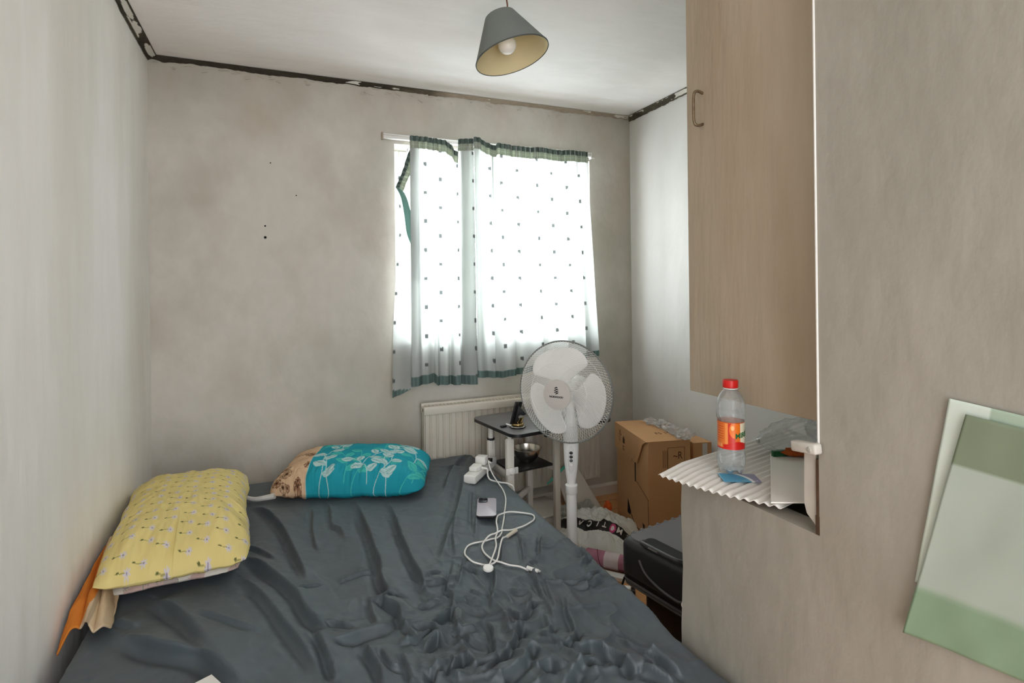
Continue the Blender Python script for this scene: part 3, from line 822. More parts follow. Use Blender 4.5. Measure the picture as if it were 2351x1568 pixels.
# ------------------------------------------------------------------ pillows
def pillow(nm, Lg, Wd, T, xf, colour, m, parent, seed, nu=260, nv=180, flat=.35, power=2.6, wr=1.0, gather=(0, 0), side=None, end=0.0, rnd=.05):
    """two stitched faces of a stuffed case; colour(u, v) paints the print"""
    a = np.linspace(-1, 1, nu)[:, None] + np.zeros((1, nv)); b = np.linspace(-1, 1, nv)[None] + np.zeros((nu, 1))
    puff = (np.clip(1 - np.abs(a) ** power, 0, 1) * np.clip(1 - np.abs(b) ** power, 0, 1)) ** .55
    inx = 1 - .03 * (1 - b ** 2) - rnd * b ** 6; iny = 1 - .04 * (1 - a ** 2) - rnd * a ** 6
    X = a * Lg / 2 * inx + .006 * vnoise(b * 4, a * 2, seed, 3) * np.abs(a) ** 4
    Y = b * Wd / 2 * iny + .008 * vnoise(a * 5, b * 2, seed + 1, 3) * np.abs(b) ** 4
    X = X + end * np.clip(-a - .6, 0, 1) * 2.5 * (.022 * vnoise(b * 2.3, a * 0 + seed, seed + 8, 3) - .020 * (1 - b ** 2))
    edge = np.clip((np.maximum(np.abs(a), np.abs(b)) - .45) / .55, 0, 1)
    ra_ = np.arctan2(b * Wd, a * Lg)
    wrk = wr * (.010 * vnoise(ra_ * 6, edge * 1.2 + 3, seed + 2, 3) * edge + .004 * vnoise(a * 5, b * 5, seed + 3, 3) + .007 * gather[0] * vnoise(a * 11, b * 1.2, seed + 5, 3) * np.clip((-b - gather[1]) * 3, 0, 1))
    wrk = wrk + end * .016 * (np.abs(vnoise(b * 4.5, a * 1.6, seed + 12, 3)) - .18) * np.clip(-a * 1.6 - .35, 0, 1)
    up_ = T * (1 - flat) * puff + wrk * puff ** .5
    dn = -T * flat * puff + .4 * wrk * puff ** .5
    u, v = (a + 1) / 2, (b + 1) / 2
    def fix(Z):
        Q = np.stack([X, Y, Z, np.ones_like(X)], -1) @ np.array(xf).T
        return Q[..., :3]
    return grid(nm, fix(up_), m, parent, colour(u, v), second=(fix(dn), (side or colour)(u, v)))


def leaf(C, U, V, x, y, ang, l, w_, col, vein):
    c_, s_ = math.cos(ang), math.sin(ang)
    a = ((U - x) * c_ + (V - y) * s_) / l; b = (-(U - x) * s_ + (V - y) * c_) / w_
    inside = (np.abs(a - .5) < .5) & (np.abs(b) < (4 * np.clip(a * (1 - a), 0, 1)) ** .8)
    C[inside] = col
    C[inside & (np.abs(b) < .10) & (a < .85)] = vein
    C[inside & (np.abs(np.abs(b) - .45 * (1 - a)) < .06)] = vein


def teal_print(u, v):
    """turquoise cotton with trailing leaf sprays, a beige floral cuff at the left end"""
    C = np.zeros(u.shape + (3,)) + np.array([30, 148, 164.])
    C += 8 * vnoise(u * 6, v * 5, 70, 3)[..., None]
    U, V = u * .67, v * .44
    vines = [(.325, .02, 1.6, .42, 1), (.53, .05, 1.75, .40, 1), (.17, .25, 1.5, .2, 1), (.63, .02, 1.6, .4, 1), (.215, .0, 1.35, .46, 0), (.395, .10, 1.2, .36, 0), (.465, .0, 1.25, .46, 0), (.615, .16, 1.45, .32, 0), (.275, .24, 1.8, .2, 0), (.26, .0, 1.95, .2, 0), (.36, .0, 1.2, .22, 1), (.52, .0, 1.9, .22, 0), (.585, .0, 1.3, .2, 1), (.43, .01, 1.8, .16, 0)]
    for k, (x, y, ang, ln, kind) in enumerate(vines):
        col = np.array([178, 206, 204.]) if kind == 0 else np.array([70, 182, 172.])
        vein = np.array([120, 170, 172.]) if kind == 0 else np.array([44, 164, 164.])
        n = max(4, int(ln / .046)); px, py, a_ = x, y, ang
        for i in range(n):
            qx, qy = px + ln / n * math.cos(a_), py + ln / n * math.sin(a_)
            t = np.clip(((U - px) * (qx - px) + (V - py) * (qy - py)) / ((qx - px) ** 2 + (qy - py) ** 2), 0, 1)
            d = np.hypot(U - px - t * (qx - px), V - py - t * (qy - py))
            C[d < .0016] = col
            leaf(C, U, V, qx, qy, a_ + (1.0 if i % 2 else -1.0) + .15 * math.sin(k + i), .056 + .006 * math.sin(i * 2.1), .0172, col, vein)
            px, py = qx, qy; a_ += .32 * math.sin(i * 1.1 + k * 2)
    cuff = U < .155
    B = np.zeros(C.shape) + np.array([206, 174, 142.])
    rg = np.random.RandomState(5)
    for i in range(26):
        cx, cy, r = rg.rand() * .155, rg.rand() * .44, .010 + .018 * rg.rand()
        dx, dy = U - cx, V - cy; rr = np.hypot(dx, dy); th = np.arctan2(dy, dx)
        pet = rr < r * (.72 + .28 * np.cos(th * 6 + i))
        B[pet] = np.array([150, 112, 84.]) if i % 2 else np.array([176, 146, 116.])
        B[pet & (np.abs(np.cos(th * 6 + i)) < .25)] = np.array([88, 60, 42.])
        B[rr < r * .25] = np.array([74, 48, 34.])
        B[(np.abs(rr - r * .8) < .0010)] = np.array([96, 66, 46.])
    B += 14 * vnoise(U * 60, V * 60, 12, 3)[..., None]
    C = np.where(cuff[..., None], B, C)
    C[(np.abs(U - .1565) < .0016)] = np.array([150, 190, 190.])
    return np.clip(C, 0, 255)


def yellow_print(u, v):
    """yellow cotton dotted with pale lilac daisies on thin stems"""
    C = np.zeros(u.shape + (3,)) + np.array([220, 202, 134.])
    C += 7 * vnoise(u * 5, v * 5, 31, 3)[..., None]
    U, V = u * .72, v * .46
    rg = np.random.RandomState(9)
    for i in range(15):
        for j in range(8):
            x = (i + .5 * (j % 2) + .25 * rg.rand()) * .050; y = (j + .3 * rg.rand()) * .060
            dx, dy = U - x, V - y; rr = np.hypot(dx, dy); th = np.arctan2(dy, dx)
            C[(np.abs(dx - .10 * dy) < .0009) & (dy > 0) & (dy < .034)] = np.array([150, 142, 84.])
            C[np.hypot(dx - .004, (dy - .028) * .6) < .0026] = np.array([96, 100, 56.])
            C[rr < .0118 * (.70 + .30 * np.cos(th * 7))] = np.array([204, 196, 200.])
            C[rr < .0026] = np.array([150, 140, 150.])
    return np.clip(C, 0, 255)


def blossom_print(u, v):
    """white cotton with faded grey-pink blossoms and green stripes"""
    C = np.zeros(u.shape + (3,)) + np.array([224, 218, 208.])
    b1 = vnoise(u * 9, v * 7, 41, 4); b2 = vnoise(u * 11 + 4, v * 9, 42, 4)
    C = np.where((b1 > .18)[..., None], np.array([186, 172, 164.]), C)
    C = np.where((b2 > .26)[..., None], np.array([206, 178, 170.]), C)
    C = np.where(((b1 > .12) & (b1 < .15))[..., None], np.array([140, 148, 130.]), C)
    C[np.abs(u - .22 - .02 * v) < .006] = np.array([84, 112, 74.])
    return C


m_pil = mat_print('pillow_cotton', .8, 0, .2, bump=.15, bscale=700)


def xform(loc, rz, rx=0.0, ry=0.0):
    return Matrix.Translation(loc) @ Matrix.Rotation(rz, 4, 'Z') @ Matrix.Rotation(rx, 4, 'X') @ Matrix.Rotation(ry, 4, 'Y')


# lower white pillow, then the yellow one lying on it, both lengthways beside the left wall
wpil = thing('pillow', 'white blossom print pillow squashed underneath the yellow pillow', 'pillow', (-.30, 2.19, BZ), 'pillows on the bed')
pillow('pillowcase', .71, .35, .085, xform((-.300, 2.185, BZ + .030), PI / 2 + .05), blossom_print, m_pil, wpil, 21, flat=.4)
ypil = thing('pillow', 'yellow daisy print pillow on top in the corner by the left wall', 'pillow', (-.30, 2.19, BZ + .07), 'pillows on the bed')
pillow('pillowcase', .735, .395, .150, xform((-.298, 2.163, BZ + .086), PI / 2 + .05, .0, -.035), yellow_print, m_pil, ypil, 22, nu=380, nv=240, flat=.30, power=3.2, wr=1.9, end=1.0)
tpil = thing('pillow', 'turquoise leaf print pillow with beige cuff against the back wall', 'pillow', (.31, 2.5, BZ), 'pillows on the bed')
e_ = math.atan2(-.348, .937)
pillow('pillowcase', .645, .385, .150, xform((.305, 2.514, BZ + .050), e_ , .10), teal_print, m_pil, tpil, 23, nu=420, nv=260, flat=.32, power=3.4, wr=1.3, gather=(2.2, .35), rnd=.09)
tie = spline([(-.022, 2.440, BZ + .030), (-.060, 2.457, BZ + .022), (-.095, 2.476, BZ + .016), (-.125, 2.496, BZ + .020), (-.145, 2.51, BZ + .03)], 16)
MB().tube(tie, [.012 - .0004 * i for i in range(16)], 8).build('tie_end', mat('white_cotton', (222, 220, 214), .85), tpil)

# striped orange cloth stuffed down between bed and left wall
n1_, n2_ = 70, 60
a = np.linspace(0, 1, n1_)[:, None] + np.zeros((1, n2_)); b = np.linspace(0, 1, n2_)[None] + np.zeros((n1_, 1))
P = np.zeros((n1_, n2_, 3))
P[..., 1] = 1.685 + .41 * a + .03 * np.sin(b * 6)
P[..., 0] = -.506 + .112 * b * (1 - .5 * a) + .006 * vnoise(a * 5, b * 5, 51, 3)
P[..., 2] = BZ + .012 + .030 * np.sin(b * PI) * (1 - .4 * a) + .055 * a * (1 - b) + .018 * np.abs(np.sin(b * 9 + a * 3)) - .055 * np.clip(.22 - a, 0, 1) * 3 * (1 - b)
C = np.where((b < .34 + .2 * np.sin(a * 5))[..., None], np.array([206, 124, 48.]), np.array([206, 182, 150.]))
C = np.where((np.abs(b - .55) < .04)[..., None] & (a < .6)[..., None], np.array([170, 150, 124.]), C)
C = np.where(((b > .8) & (a > .55))[..., None], np.array([176, 60, 34.]), C)
tag(grid('cloth', P, m_pil, None, C, solid=.004), 'orange and cream cloth stuffed between bed edge and left wall', 'cloth')

# corner of white paper at the foot of the bed
zc = bed_z(-.155, 1.385) + .006
tag(MB().prism([(-.225, 1.362), (-.146, 1.402), (-.124, 1.363), (-.135, 1.313), (-.222, 1.294)], 0, .0008, lambda a, b, h: (a, b, zc + .004 + h)).build('paper', mat('white_paper', (236, 234, 228), .7), smooth=False),
    'white paper scrap lying on the bed sheet at the near edge', 'paper')

# ================================================================== THINGS ON THE BED
m_pl = mat('white_plastic', (236, 235, 230), .35, var=.03, spec=.5)
m_blk = mat('black_plastic', (24, 24, 26), .4, var=.1, spec=.5)

# smartphone lying face down
px_, py_ = .722, 1.987
zf = max(bed_z(px_ + dx, py_ + dy) for dx in (-.05, 0, .05) for dy in (-.06, 0, .06)) + .001
ph = thing('smartphone', 'lilac grey smartphone lying face down on the dark sheet', 'phone', (px_, py_, zf))
pR = math.atan2(-.36, .93)
xf = Matrix.Translation((px_, py_, zf)) @ Matrix.Rotation(pR, 4, 'Z') @ Matrix.Rotation(.05, 4, 'X')


def rrect(w_, h_, r, n=6):
    out = []
    for cx, cy, a0 in ((w_ / 2 - r, h_ / 2 - r, 0), (-w_ / 2 + r, h_ / 2 - r, PI / 2), (-w_ / 2 + r, -h_ / 2 + r, PI), (w_ / 2 - r, -h_ / 2 + r, 1.5 * PI)):
        out += [(cx + r * math.cos(a0 + k * PI / 2 / n), cy + r * math.sin(a0 + k * PI / 2 / n)) for k in range(n + 1)]
    return out


MB(xf).prism(rrect(.074, .152, .013), 0, .0095, lambda a, b, h: (a, b, h)).build('case', m_blk, ph, bevel=.001)
MB(xf).prism(rrect(.0735, .151, .013), .0095, .0112, lambda a, b, h: (a, b, h)).build('back_glass', mat('lilac_glass', (198, 192, 202), .3, var=.05, scale=30), ph, bevel=.0004)
cm_ = MB(xf).prism(rrect(.036, .036, .009), .0112, .0145, lambda a, b, h: (a - .015, b + .053, h)).build('camera_bump', mat('camera_black', (10, 10, 12), .25, spec=.6), ph, bevel=.0008)
for dx, dy in ((-.023, .061), (-.023, .045), (-.007, .053)):
    MB(xf).lathe([(.0062, .0145), (.0062, .0162), (.0045, .0162)], 18, (dx, dy, 0)).build('lens', mat('lens_ring', (40, 40, 46), .2, .4), cm_)

# four-way socket block with two plugs
bx, by = .846, 2.400
ba = math.atan2(.221, .188)
zb_ = max(bed_z(bx + dx * math.cos(ba), by + dx * math.sin(ba)) for dx in (-.1, -.05, 0, .05, .1)) + .002
xf = Matrix.Translation((bx, by, zb_)) @ Matrix.Rotation(ba, 4, 'Z')
sb = thing('extension_block', 'white extension socket block near the back corner of the bed', 'extension lead', (bx, by, zb_))
MB(xf).box((0, 0, .018), (.285, .056, .036)).build('body', m_pl, sb, bevel=.006, seg=3)
MB(xf).box((-.035, 0, .0368), (.20, .046, .002)).build('socket_face', mat('socket_face', (228, 226, 220), .4), sb, bevel=.0005)
MB(xf).box((.105, .004, .0368), (.016, .006, .002)).build('red_switch', mat('red_neon', (196, 60, 46), .4), sb, smooth=False)
MB(xf).box((.058, -.004, .043), (.036, .052, .016)).build('black_adaptor', m_blk, sb, smooth=False)
ad = thing('usb_charger', 'white cube usb charger plugged into the middle of the socket block', 'charger', tuple(xf @ Vector((.012, 0, .037))))
MB(xf).box((.012, 0, .040 + .019), (.046, .050, .038)).build('body', m_pl, ad, bevel=.006, seg=3)
MB(xf).box((.024, -.0255, .052), (.009, .002, .004)).build('usb_port', m_blk, ad, smooth=False)
pg = thing('mains_plug', 'white mains plug with flat grip in the near end of socket block', 'plug', tuple(xf @ Vector((-.06, 0, .037))))
MB(xf).prism([(-.092, .022), (-.030, .024), (-.030, -.016), (-.052, -.026), (-.070, -.026), (-.092, -.012)], .038, .056, lambda a, b, h: (a, b, h)).build('body', m_pl, pg, bevel=.004, seg=3)
g0 = xf @ Vector((-.058, -.022, .047))
MB().tube([g0, g0 + (xf.to_3x3() @ Vector((.004, -.030, -.004)))], [.0065, .0045], 10).build('cord_grip', m_pl, pg)


def on_bed(pts, n, r, lift=0.0):
    C_ = spline(pts, n); out = []
    for q in C_:
        zz_ = bed_z(q[0], q[1]) + r + .0012 + (q[2] if len(q) > 2 else 0) + lift
        out.append(zz_)
    out = np.array(out)
    k = np.ones(9) / 9
    out = np.maximum(np.convolve(np.pad(out, 4, 'edge'), k, 'valid'), out - .002)
    return np.column_stack([C_[:, :2], out])


# lead from the plug, running off the bed towards the radiator
c0 = g0 + (xf.to_3x3() @ Vector((.004, -.030, -.004)))
ld = [(c0.x, c0.y, .02), (.862, 2.315), (.895, 2.270)]
ld = on_bed([(q[0], q[1], q[2] if len(q) > 2 else 0) for q in ld], 30, .0035)
tail = spline([tuple(ld[-1]), (.918, 2.245, .388), (.937, 2.232, .37), (.940, 2.235, .30), (.941, 2.24, .10), (.97, 2.42, .008), (1.10, 2.74, .005)], 50)
MB().tube(np.vstack([[tuple(c0)], ld[1:], tail[1:]]), .0036, 8).build('lead', m_pl, pg)

# charging cables
m_cab = mat('white_cable', (238, 237, 232), .5, var=.02)
u0 = xf @ Vector((.024, -.027, .052))
K1 = [(u0.x, u0.y, u0.z - BZ - .004), (0.869, 2.327, .035), (0.874, 2.254, .006), (0.866, 2.177, 0), (0.842, 2.090, 0), (0.806, 2.008, 0), (0.790, 1.974, 0), (0.764, 1.917, 0), (0.726, 1.839, 0), (0.697, 1.784, .0),
      (0.649, 1.775, .0), (0.591, 1.772, 0), (0.555, 1.738, 0), (0.544, 1.692, 0), (0.557, 1.647, 0), (0.596, 1.628, 0), (0.628, 1.641, .003), (0.655, 1.685, .005), (0.687, 1.738, .004), (0.720, 1.772, .002)]
uc = thing('charging_cable', 'white usb cable leading from cube charger past the phone, looped once', 'cable', (.87, 2.33, BZ))
MB().tube(on_bed(K1, 240, .0028), .0028, 8).build('cord', m_cab, uc)
zc = bed_z(.736, 1.781)
MB().tube([(.716, 1.769, zc + .007), (.763, 1.798, zc + .008)], .0062, 12).build('joiner', mat('cream_plastic', (216, 206, 186), .45), uc)
cp = u0 + Vector((.002, -.006, 0))
MB().tube([u0, u0 + Vector((.006, -.020, -.003))], .0042, 10).build('usb_plug', m_pl, uc)
K2 = [(0.591, 1.610, .006), (0.610, 1.641, .006), (0.649, 1.701, .008), (0.670, 1.759, .008), (0.699, 1.815, .008), (0.719, 1.878, .012), (0.750, 1.931, .010), (0.795, 1.950, .004), (0.850, 1.931, 0), (0.874, 1.897, 0), (0.859, 1.859, 0),
      (0.813, 1.828, 0), (0.755, 1.807, .004), (0.695, 1.798, .008), (0.649, 1.778, .008), (0.615, 1.740, .003), (0.606, 1.694, 0), (0.618, 1.653, 0), (0.639, 1.622, 0), (0.676, 1.583, 0), (0.697, 1.551, 0)]
wc_ = thing('charging_cable', 'white watch charging cable with a round puck lying in loops', 'cable', (.59, 1.60, BZ))
W2 = on_bed(K2, 260, .0028, .001)
MB().tube(W2, .0028, 8).build('cord', m_cab, wc_)
zp = bed_z(.582, 1.595) + .004
MB().lathe([(.0145, 0), (.0162, .002), (.0162, .006), (.0148, .0085), (.010, .0092)], 32, (.582, 1.595, zp), Matrix.Rotation(.12, 3, 'X')).build('charging_puck', m_pl, wc_)
q1 = Vector(W2[-1]); qd = (Vector(W2[-1]) - Vector(W2[-12])); qd.z = 0; qd.normalize(); qu = Vector((0, 0, .007))
MB().tube([q1 - qd * .004 + qu, q1 + qd * .036 + qu], [.0058, .0058], 12).build('plug_shell', m_pl, wc_)
MB().tube([q1 + qd * .036 + qu, q1 + qd * .045 + qu], .0038, 10).build('plug_tip', mat('steel_tip', (200, 200, 200), .3, .8), wc_)

# ================================================================== SIDE TABLE (overbed laptop table)
m_pw = mat('white_steel', (226, 222, 212), .4, var=.05)
TO = Vector((.950, 2.255, 0)); TU = Vector((.989, .146, 0)); TV = Vector((-.146, .989, 0))
tp_ = lambda a, b, z: TO + TU * a + TV * b + Vector((0, 0, z))
TZ = .592
TW, TD = .585, .415
tb = thing('side_table', 'small white steel wheeled side table with dark grey top', 'table', tuple(tp_(.3, .2, 0)))
MB().prism([(a + TW / 2, b + TD / 2) for a, b in rrect(TW, TD, .048, 8)], TZ - .016, TZ, lambda a, b, h: tp_(a, b, h)).build('table_top', mat('grey_laminate', (118, 114, 115), .40, var=.10, scale=3.5, c2=(92, 88, 87)), tb, bevel=.001)
MB().prism([(a * 1.002 + TW / 2, b * 1.003 + TD / 2) for a, b in rrect(TW, TD, .048, 8)], TZ - .0155, TZ - .0012, lambda a, b, h: tp_(a, b, h)).build('edge_band', m_blk, tb, smooth=False)
tr = Matrix.Rotation(math.atan2(TU.y, TU.x), 3, 'Z')


def post(nm, a, b, z0, z1, w_=.036, d=.024, m=None, par=None):
    return MB().box(tp_(a, b, (z0 + z1) / 2), (w_, d, z1 - z0), rot=tr).build(nm, m or m_pw, par or tb, bevel=.003)


LGS = ((.034, .094), (.050, .300))
for a, b in LGS:
    q = post('leg', a, b, .052, .549 if b < .2 else .500)
    MB().tube([tp_(a, b, .45), tp_(a, b, TZ - .014)], .0105 if b < .2 else .013, 12).build('inner_tube', m_pw, q)
    MB().tube([tp_(a, b, .548 if b < .2 else .497), tp_(a, b, .553 if b < .2 else .507)], .0165 if b < .2 else .019, 14).build('clamp_ring', m_blk if b > .2 else m_pw, q)
for a, b in ((.297, .094), (.286, .320)):
    post('leg', a, b, .052, TZ - .016, .030, .024)
post('underframe', .165, .100, TZ - .030, TZ - .016, .29, .02); post('underframe', .168, .312, TZ - .030, TZ - .016, .24, .02)
kn = MB(); kp = tp_(.034, .078, .408)
kn.lathe([(.006, 0), (.017, .002), (.0175, .010), (.012, .014)], 20, kp, Matrix.Rotation(PI / 2, 3, 'X'))
kn.box(tp_(.034, .074, .408), (.064, .010, .030), rot=tr)
kn.build('clamp_knob', m_pl, tb, bevel=.004)
MB().prism([(.054, .102), (.280, .102), (.280, .295), (.070, .295)], .383, .394, lambda a, b, h: tp_(a, b, h)).build('shelf', mat('black_laminate', (34, 34, 35), .4, var=.1, scale=6), tb, bevel=.001)
MB().bar(tp_(.038, .106, .373), tp_(.052, .290, .373), .012, .034).build('side_rail', m_pw, tb, bevel=.002)
MB().bar(tp_(.290, .106, .368), tp_(.284, .310, .368), .012, .020).build('side_rail', m_pw, tb, bevel=.002)
MB().bar(tp_(.050, .106, .250), tp_(.215, .215, .250), .012, .028).build('cross_rail', m_pw, tb, bevel=.002)
post('stub_post', .105, .145, .07, .240, .016, .016)
for a in (.036, .297):
    ft = MB().bar(tp_(a, -.06, .056), tp_(a, .385, .056), .030, .026).build('foot_bar', m_pw, tb, bevel=.003)
    for b in (-.035, .370):
        MB().lathe([(.016, -.010), (.020, -.007), (.020, .007), (.016, .010)], 20, tp_(a, b, .0215), Matrix.Rotation(PI / 2, 3, 'Y')).build('castor_wheel', m_blk, ft)
MB().box(tp_(.187, .013, TZ - .026), (.024, .016, .020), rot=tr).build('tilt_catch', m_blk, tb, bevel=.002)

# steel bowl on the shelf
bc = tp_(.196, .200, .3945)
bw = tag(MB().lathe([(0.0000, 0.0023), (0.0342, 0.0000), (0.0388, 0.0034), (0.0524, 0.0205), (0.0638, 0.0410), (0.0695, 0.0627), (0.0724, 0.0638), (0.0724, 0.0661), (0.0684, 0.0655), (0.0621, 0.0422), (0.0502, 0.0228), (0.0365, 0.0068), (0.0000, 0.0057)], 48, bc, None, False, False)
         .build('bowl', mat('polished_steel', (222, 216, 206), .22, 1.0, var=.06, scale=20)), 'shiny steel bowl on the black shelf of the side table', 'bowl')

# phone stand on the table top
sc = tp_(.090, .112, TZ + .0005)
st = thing('phone_stand', 'black and gold folding phone stand on the side table', 'phone stand', tuple(sc))
m_gold = mat('brushed_gold', (196, 168, 112), .25, .9, var=.1, scale=40)
MB().lathe([(.036, 0), (.038, .003), (.037, .006)], 36, sc).build('base_pad', m_blk, st)
MB().lathe([(.0365, .006), (.034, .0085), (.025, .0095)], 36, sc).build('base_disc', mat('chrome', (206, 204, 200), .15, 1.0), st)
rg_ = [tuple(sc + Vector((.0245 * math.cos(t), .0245 * math.sin(t), .016))) for t in np.linspace(0, 2 * PI, 32)[:-1]]
MB().tube(rg_, .0055, 10, closed=True).build('gold_ring', m_gold, st)
cd = Vector((-.38, -.92, 0)); sd_ = Vector((.92, -.38, 0))
MB().bar(sc + Vector((.012, .010, .012)), sc + Vector((.026, .012, .046)), .030, .006).build('gold_arm', m_gold, st, bevel=.001)
R = Matrix((sd_, Vector((0, 0, 1)).cross(sd_), Vector((0, 0, 1)))).transposed() @ Matrix.Rotation(math.radians(14), 3, 'Y') @ Matrix.Rotation(math.radians(52), 3, 'Z')
hold = MB()
hold.box(sc + Vector((-.004, .006, .066)), (.052, .008, .108), rot=R)
hold.build('phone_rest', m_blk, st, bevel=.002)
MB().prism([(-.004, .112), (.040, .060), (.030, .054), (.012, .058), (.006, .030), (-.016, .014), (-.020, .020)], -.005, .005, lambda a, b, h: sc + sd_ * a + Vector((0, 0, b)) + Vector((0, 0, 1)).cross(sd_) * (h + .006)).build('side_bracket', mat('satin_black', (14, 14, 16), .5), st, bevel=.001)
MB().box(sc + R @ Vector((0, -.0045, .052)), (.036, .001, .010), rot=R).build('silver_mark', mat('silver', (210, 210, 206), .3, .6), st, smooth=False)
ks = tp_(.050, .146, TZ + .0005)
kt = thing('key_fob', 'small black and white key fob beside the phone stand', 'key fob', tuple(ks))
MB().box(ks + Vector((-.016, 0, .005)), (.030, .018, .009), rz=.3).build('fob', m_blk, kt, bevel=.003)
MB().box(ks + Vector((.010, -.004, .010)), (.030, .012, .006), rot=Matrix.Rotation(.35, 3, 'Y') @ Matrix.Rotation(-.4, 3, 'Z')).build('tag', m_pl, kt, bevel=.002)

# ================================================================== FAN
FX, FY = 1.100, 2.007
fn_ = thing('standing_fan', 'white standing fan with round wire guard by the bed', 'fan', (FX, FY, 0))
m_fw = mat('fan_white', (236, 236, 234), .38, var=.02, spec=.45)
for d in ((.57, .82), (.82, -.57)):
    for s in (-1, 1):
        Lb = .235
        q = MB().bar((FX, FY, .022), (FX + d[0] * Lb * s, FY + d[1] * Lb * s, .022), .026, .030).build('foot', m_fw, fn_, bevel=.004)
        MB().box((FX + d[0] * Lb * s, FY + d[1] * Lb * s, .015), (.034, .034, .030), rz=math.atan2(d[1], d[0])).build('foot_cap', m_blk, q, bevel=.003)
MB().lathe([(.045, .03), (.045, .045), (.030, .06), (.0212, .075), (.0210, .43)], 28, (FX, FY, 0)).build('lower_pole', m_fw, fn_)
MB().lathe([(.0215, .398), (.0245, .402), (.0245, .424), (.0255, .428), (.0255, .434), (.018, .438)], 28, (FX, FY, 0)).build('collar', m_fw, fn_)
# control column: swells, then tapers to a slim neck
nd = Vector((-.808, -.589, 0)).normalized()            # the way the fan faces
td = Vector((0, 0, 1)).cross(nd).normalized() * -1
prof = [(.0165, .432), (.0195, .455), (.0245, .49), (.0285, .53), (.0305, .57), (.0315, .61), (.0305, .640), (.0275, .675), (.0220, .715), (.0165, .745), (.0120, .765), (.0085, .772)]
vs = MB(); n = 28
rows = []
front = Vector((-FX, -FY, 0)).normalized(); side_ = Vector((0, 0, 1)).cross(front)
for r, z in prof:
    rows += [Vector((FX, FY, z)) + side_ * (r * math.cos(2 * PI * k / n)) + front * (r * .85 * math.sin(2 * PI * k / n)) for k in range(n)]
fs = [(i * n + k, i * n + (k + 1) % n, (i + 1) * n + (k + 1) % n, (i + 1) * n + k) for i in range(len(prof) - 1) for k in range(n)] + [tuple(range(n)), tuple((len(prof) - 1) * n + k for k in range(n))]
col_ = vs.add(rows, fs).build('control_column', m_fw, fn_)
pp_ = lambda a, z, o: Vector((FX, FY, z)) + side_ * a + front * o
el = [(.0125 * math.cos(t), .545 + .055 * math.sin(t)) for t in np.linspace(0, 2 * PI, 37)[:-1]]
MB().prism(el, .020, .0275, lambda a, b, h: pp_(a, b, h)).build('control_panel', mat('panel_white', (222, 222, 220), .4), col_, bevel=.001)
for z, m_ in ((.572, m_blk), (.556, m_blk), (.541, mat('grey_button', (88, 88, 90), .4))):
    MB().prism([(.0072 * math.cos(t), z + .0062 * math.sin(t)) for t in np.linspace(0, 2 * PI, 17)[:-1]], .026, .0305, lambda a, b, h: pp_(a, b, h)).build('button', m_, col_, bevel=.0008)
MB().prism([(.0065 * math.cos(t), .524 + .0065 * math.sin(t)) for t in np.linspace(0, 2 * PI, 17)[:-1]], .026, .034, lambda a, b, h: pp_(a, b, h)).build('oscillation_knob', m_fw, col_, bevel=.0012)
# head
FC = Vector((1.052, 1.966, .826))
RF = Matrix((Vector((0, 0, 1)).cross(nd), Vector((0, 0, 1)), nd)).transposed()      # columns: right, up, facing
f3 = lambda x, y, z: FC + RF @ Vector((x, y, z))
mo = MB(); mo.lathe([(.030, -.150), (.045, -.143), (.050, -.115), (.048, -.062), (.030, -.060)], 32, FC, RF)
mo.build('motor_housing', m_fw, fn_)
MB().tube([Vector((FX, FY, .745)), f3(0, -.030, -.095)], [.012, .020], 12).build('tilt_joint', m_fw, fn_)
m_wire = mat('guard_wire', (232, 232, 228), .4, var=.03)
RG = .203
rim = [f3(RG * math.cos(t), RG * math.sin(t), 0) for t in np.linspace(0, 2 * PI, 97)[:-1]]
MB().tube(rim, .0034, 8, closed=True).build('guard_rim', mat('grey_rim', (124, 126, 122), .4), fn_)
for nm, sgn_, dep, r0, twist in (('front_guard', 1, .070, .056, .95), ('rear_guard', -1, .062, .052, -.95)):
    g = MB(); n_w = 104
    for k in range(n_w):
        a0 = 2 * PI * k / n_w; pts = []
        for t in np.linspace(0, 1, 13):
            r = r0 + (RG - r0) * t
            zz_ = sgn_ * dep * (1 - t ** 2.3) ** .9
            a = a0 + twist * (1 - t) ** 1.0 * .9
            pts.append(f3(r * math.cos(a), r * math.sin(a), zz_))
        g.tube(pts, .00085, 4, caps=False)
    for r in ((.098, .150) if sgn_ < 0 else (.120,)):
        t = (r - r0) / (RG - r0)
        g.tube([f3(r * math.cos(q), r * math.sin(q), sgn_ * dep * (1 - t ** 2.3) ** .9) for q in np.linspace(0, 2 * PI, 65)[:-1]], .0010, 5, closed=True)
    g.build(nm, m_wire, fn_)
hub = MB().lathe([(.058, .058), (.0595, .066), (.058, .0725), (.040, .0755), (.0, .0765)], 44, FC, RF, True, False).build('badge', mat('badge_white', (198, 194, 188), .4, var=.02), fn_)
m_ink = mat('black_ink', (18, 18, 18), .6)
lettering('badge_name', 'NORWOOD', .0100, m_ink, hub, lambda x, y, z: f3(x, y - .008, .0768 + z - .0012 * (x / .04) ** 2), bold=True, sx=1.05)
sw = MB()
for k, (y0, amp, x0, x1) in enumerate(((.028, .004, -.008, .007), (.020, .004, -.0105, .0105), (.012, .004, -.010, .011), (.006, .003, -.004, .009))):
    xs = np.linspace(x0, x1, 12); top_ = []; bot_ = []
    for i, x in enumerate(xs):
        yy = y0 - amp * math.sin((x - x0) / (x1 - x0) * 2 * PI + .6) * .5; h_ = .0026 * math.sin(PI * (i + .6) / 12.2)
        top_.append((x, yy + h_)); bot_.append((x, yy - h_))
    sw.prism(top_ + bot_[::-1], .0762, .0768, lambda a, b, h: f3(a, b, h))
sw.build('badge_emblem', m_ink, hub, smooth=False)
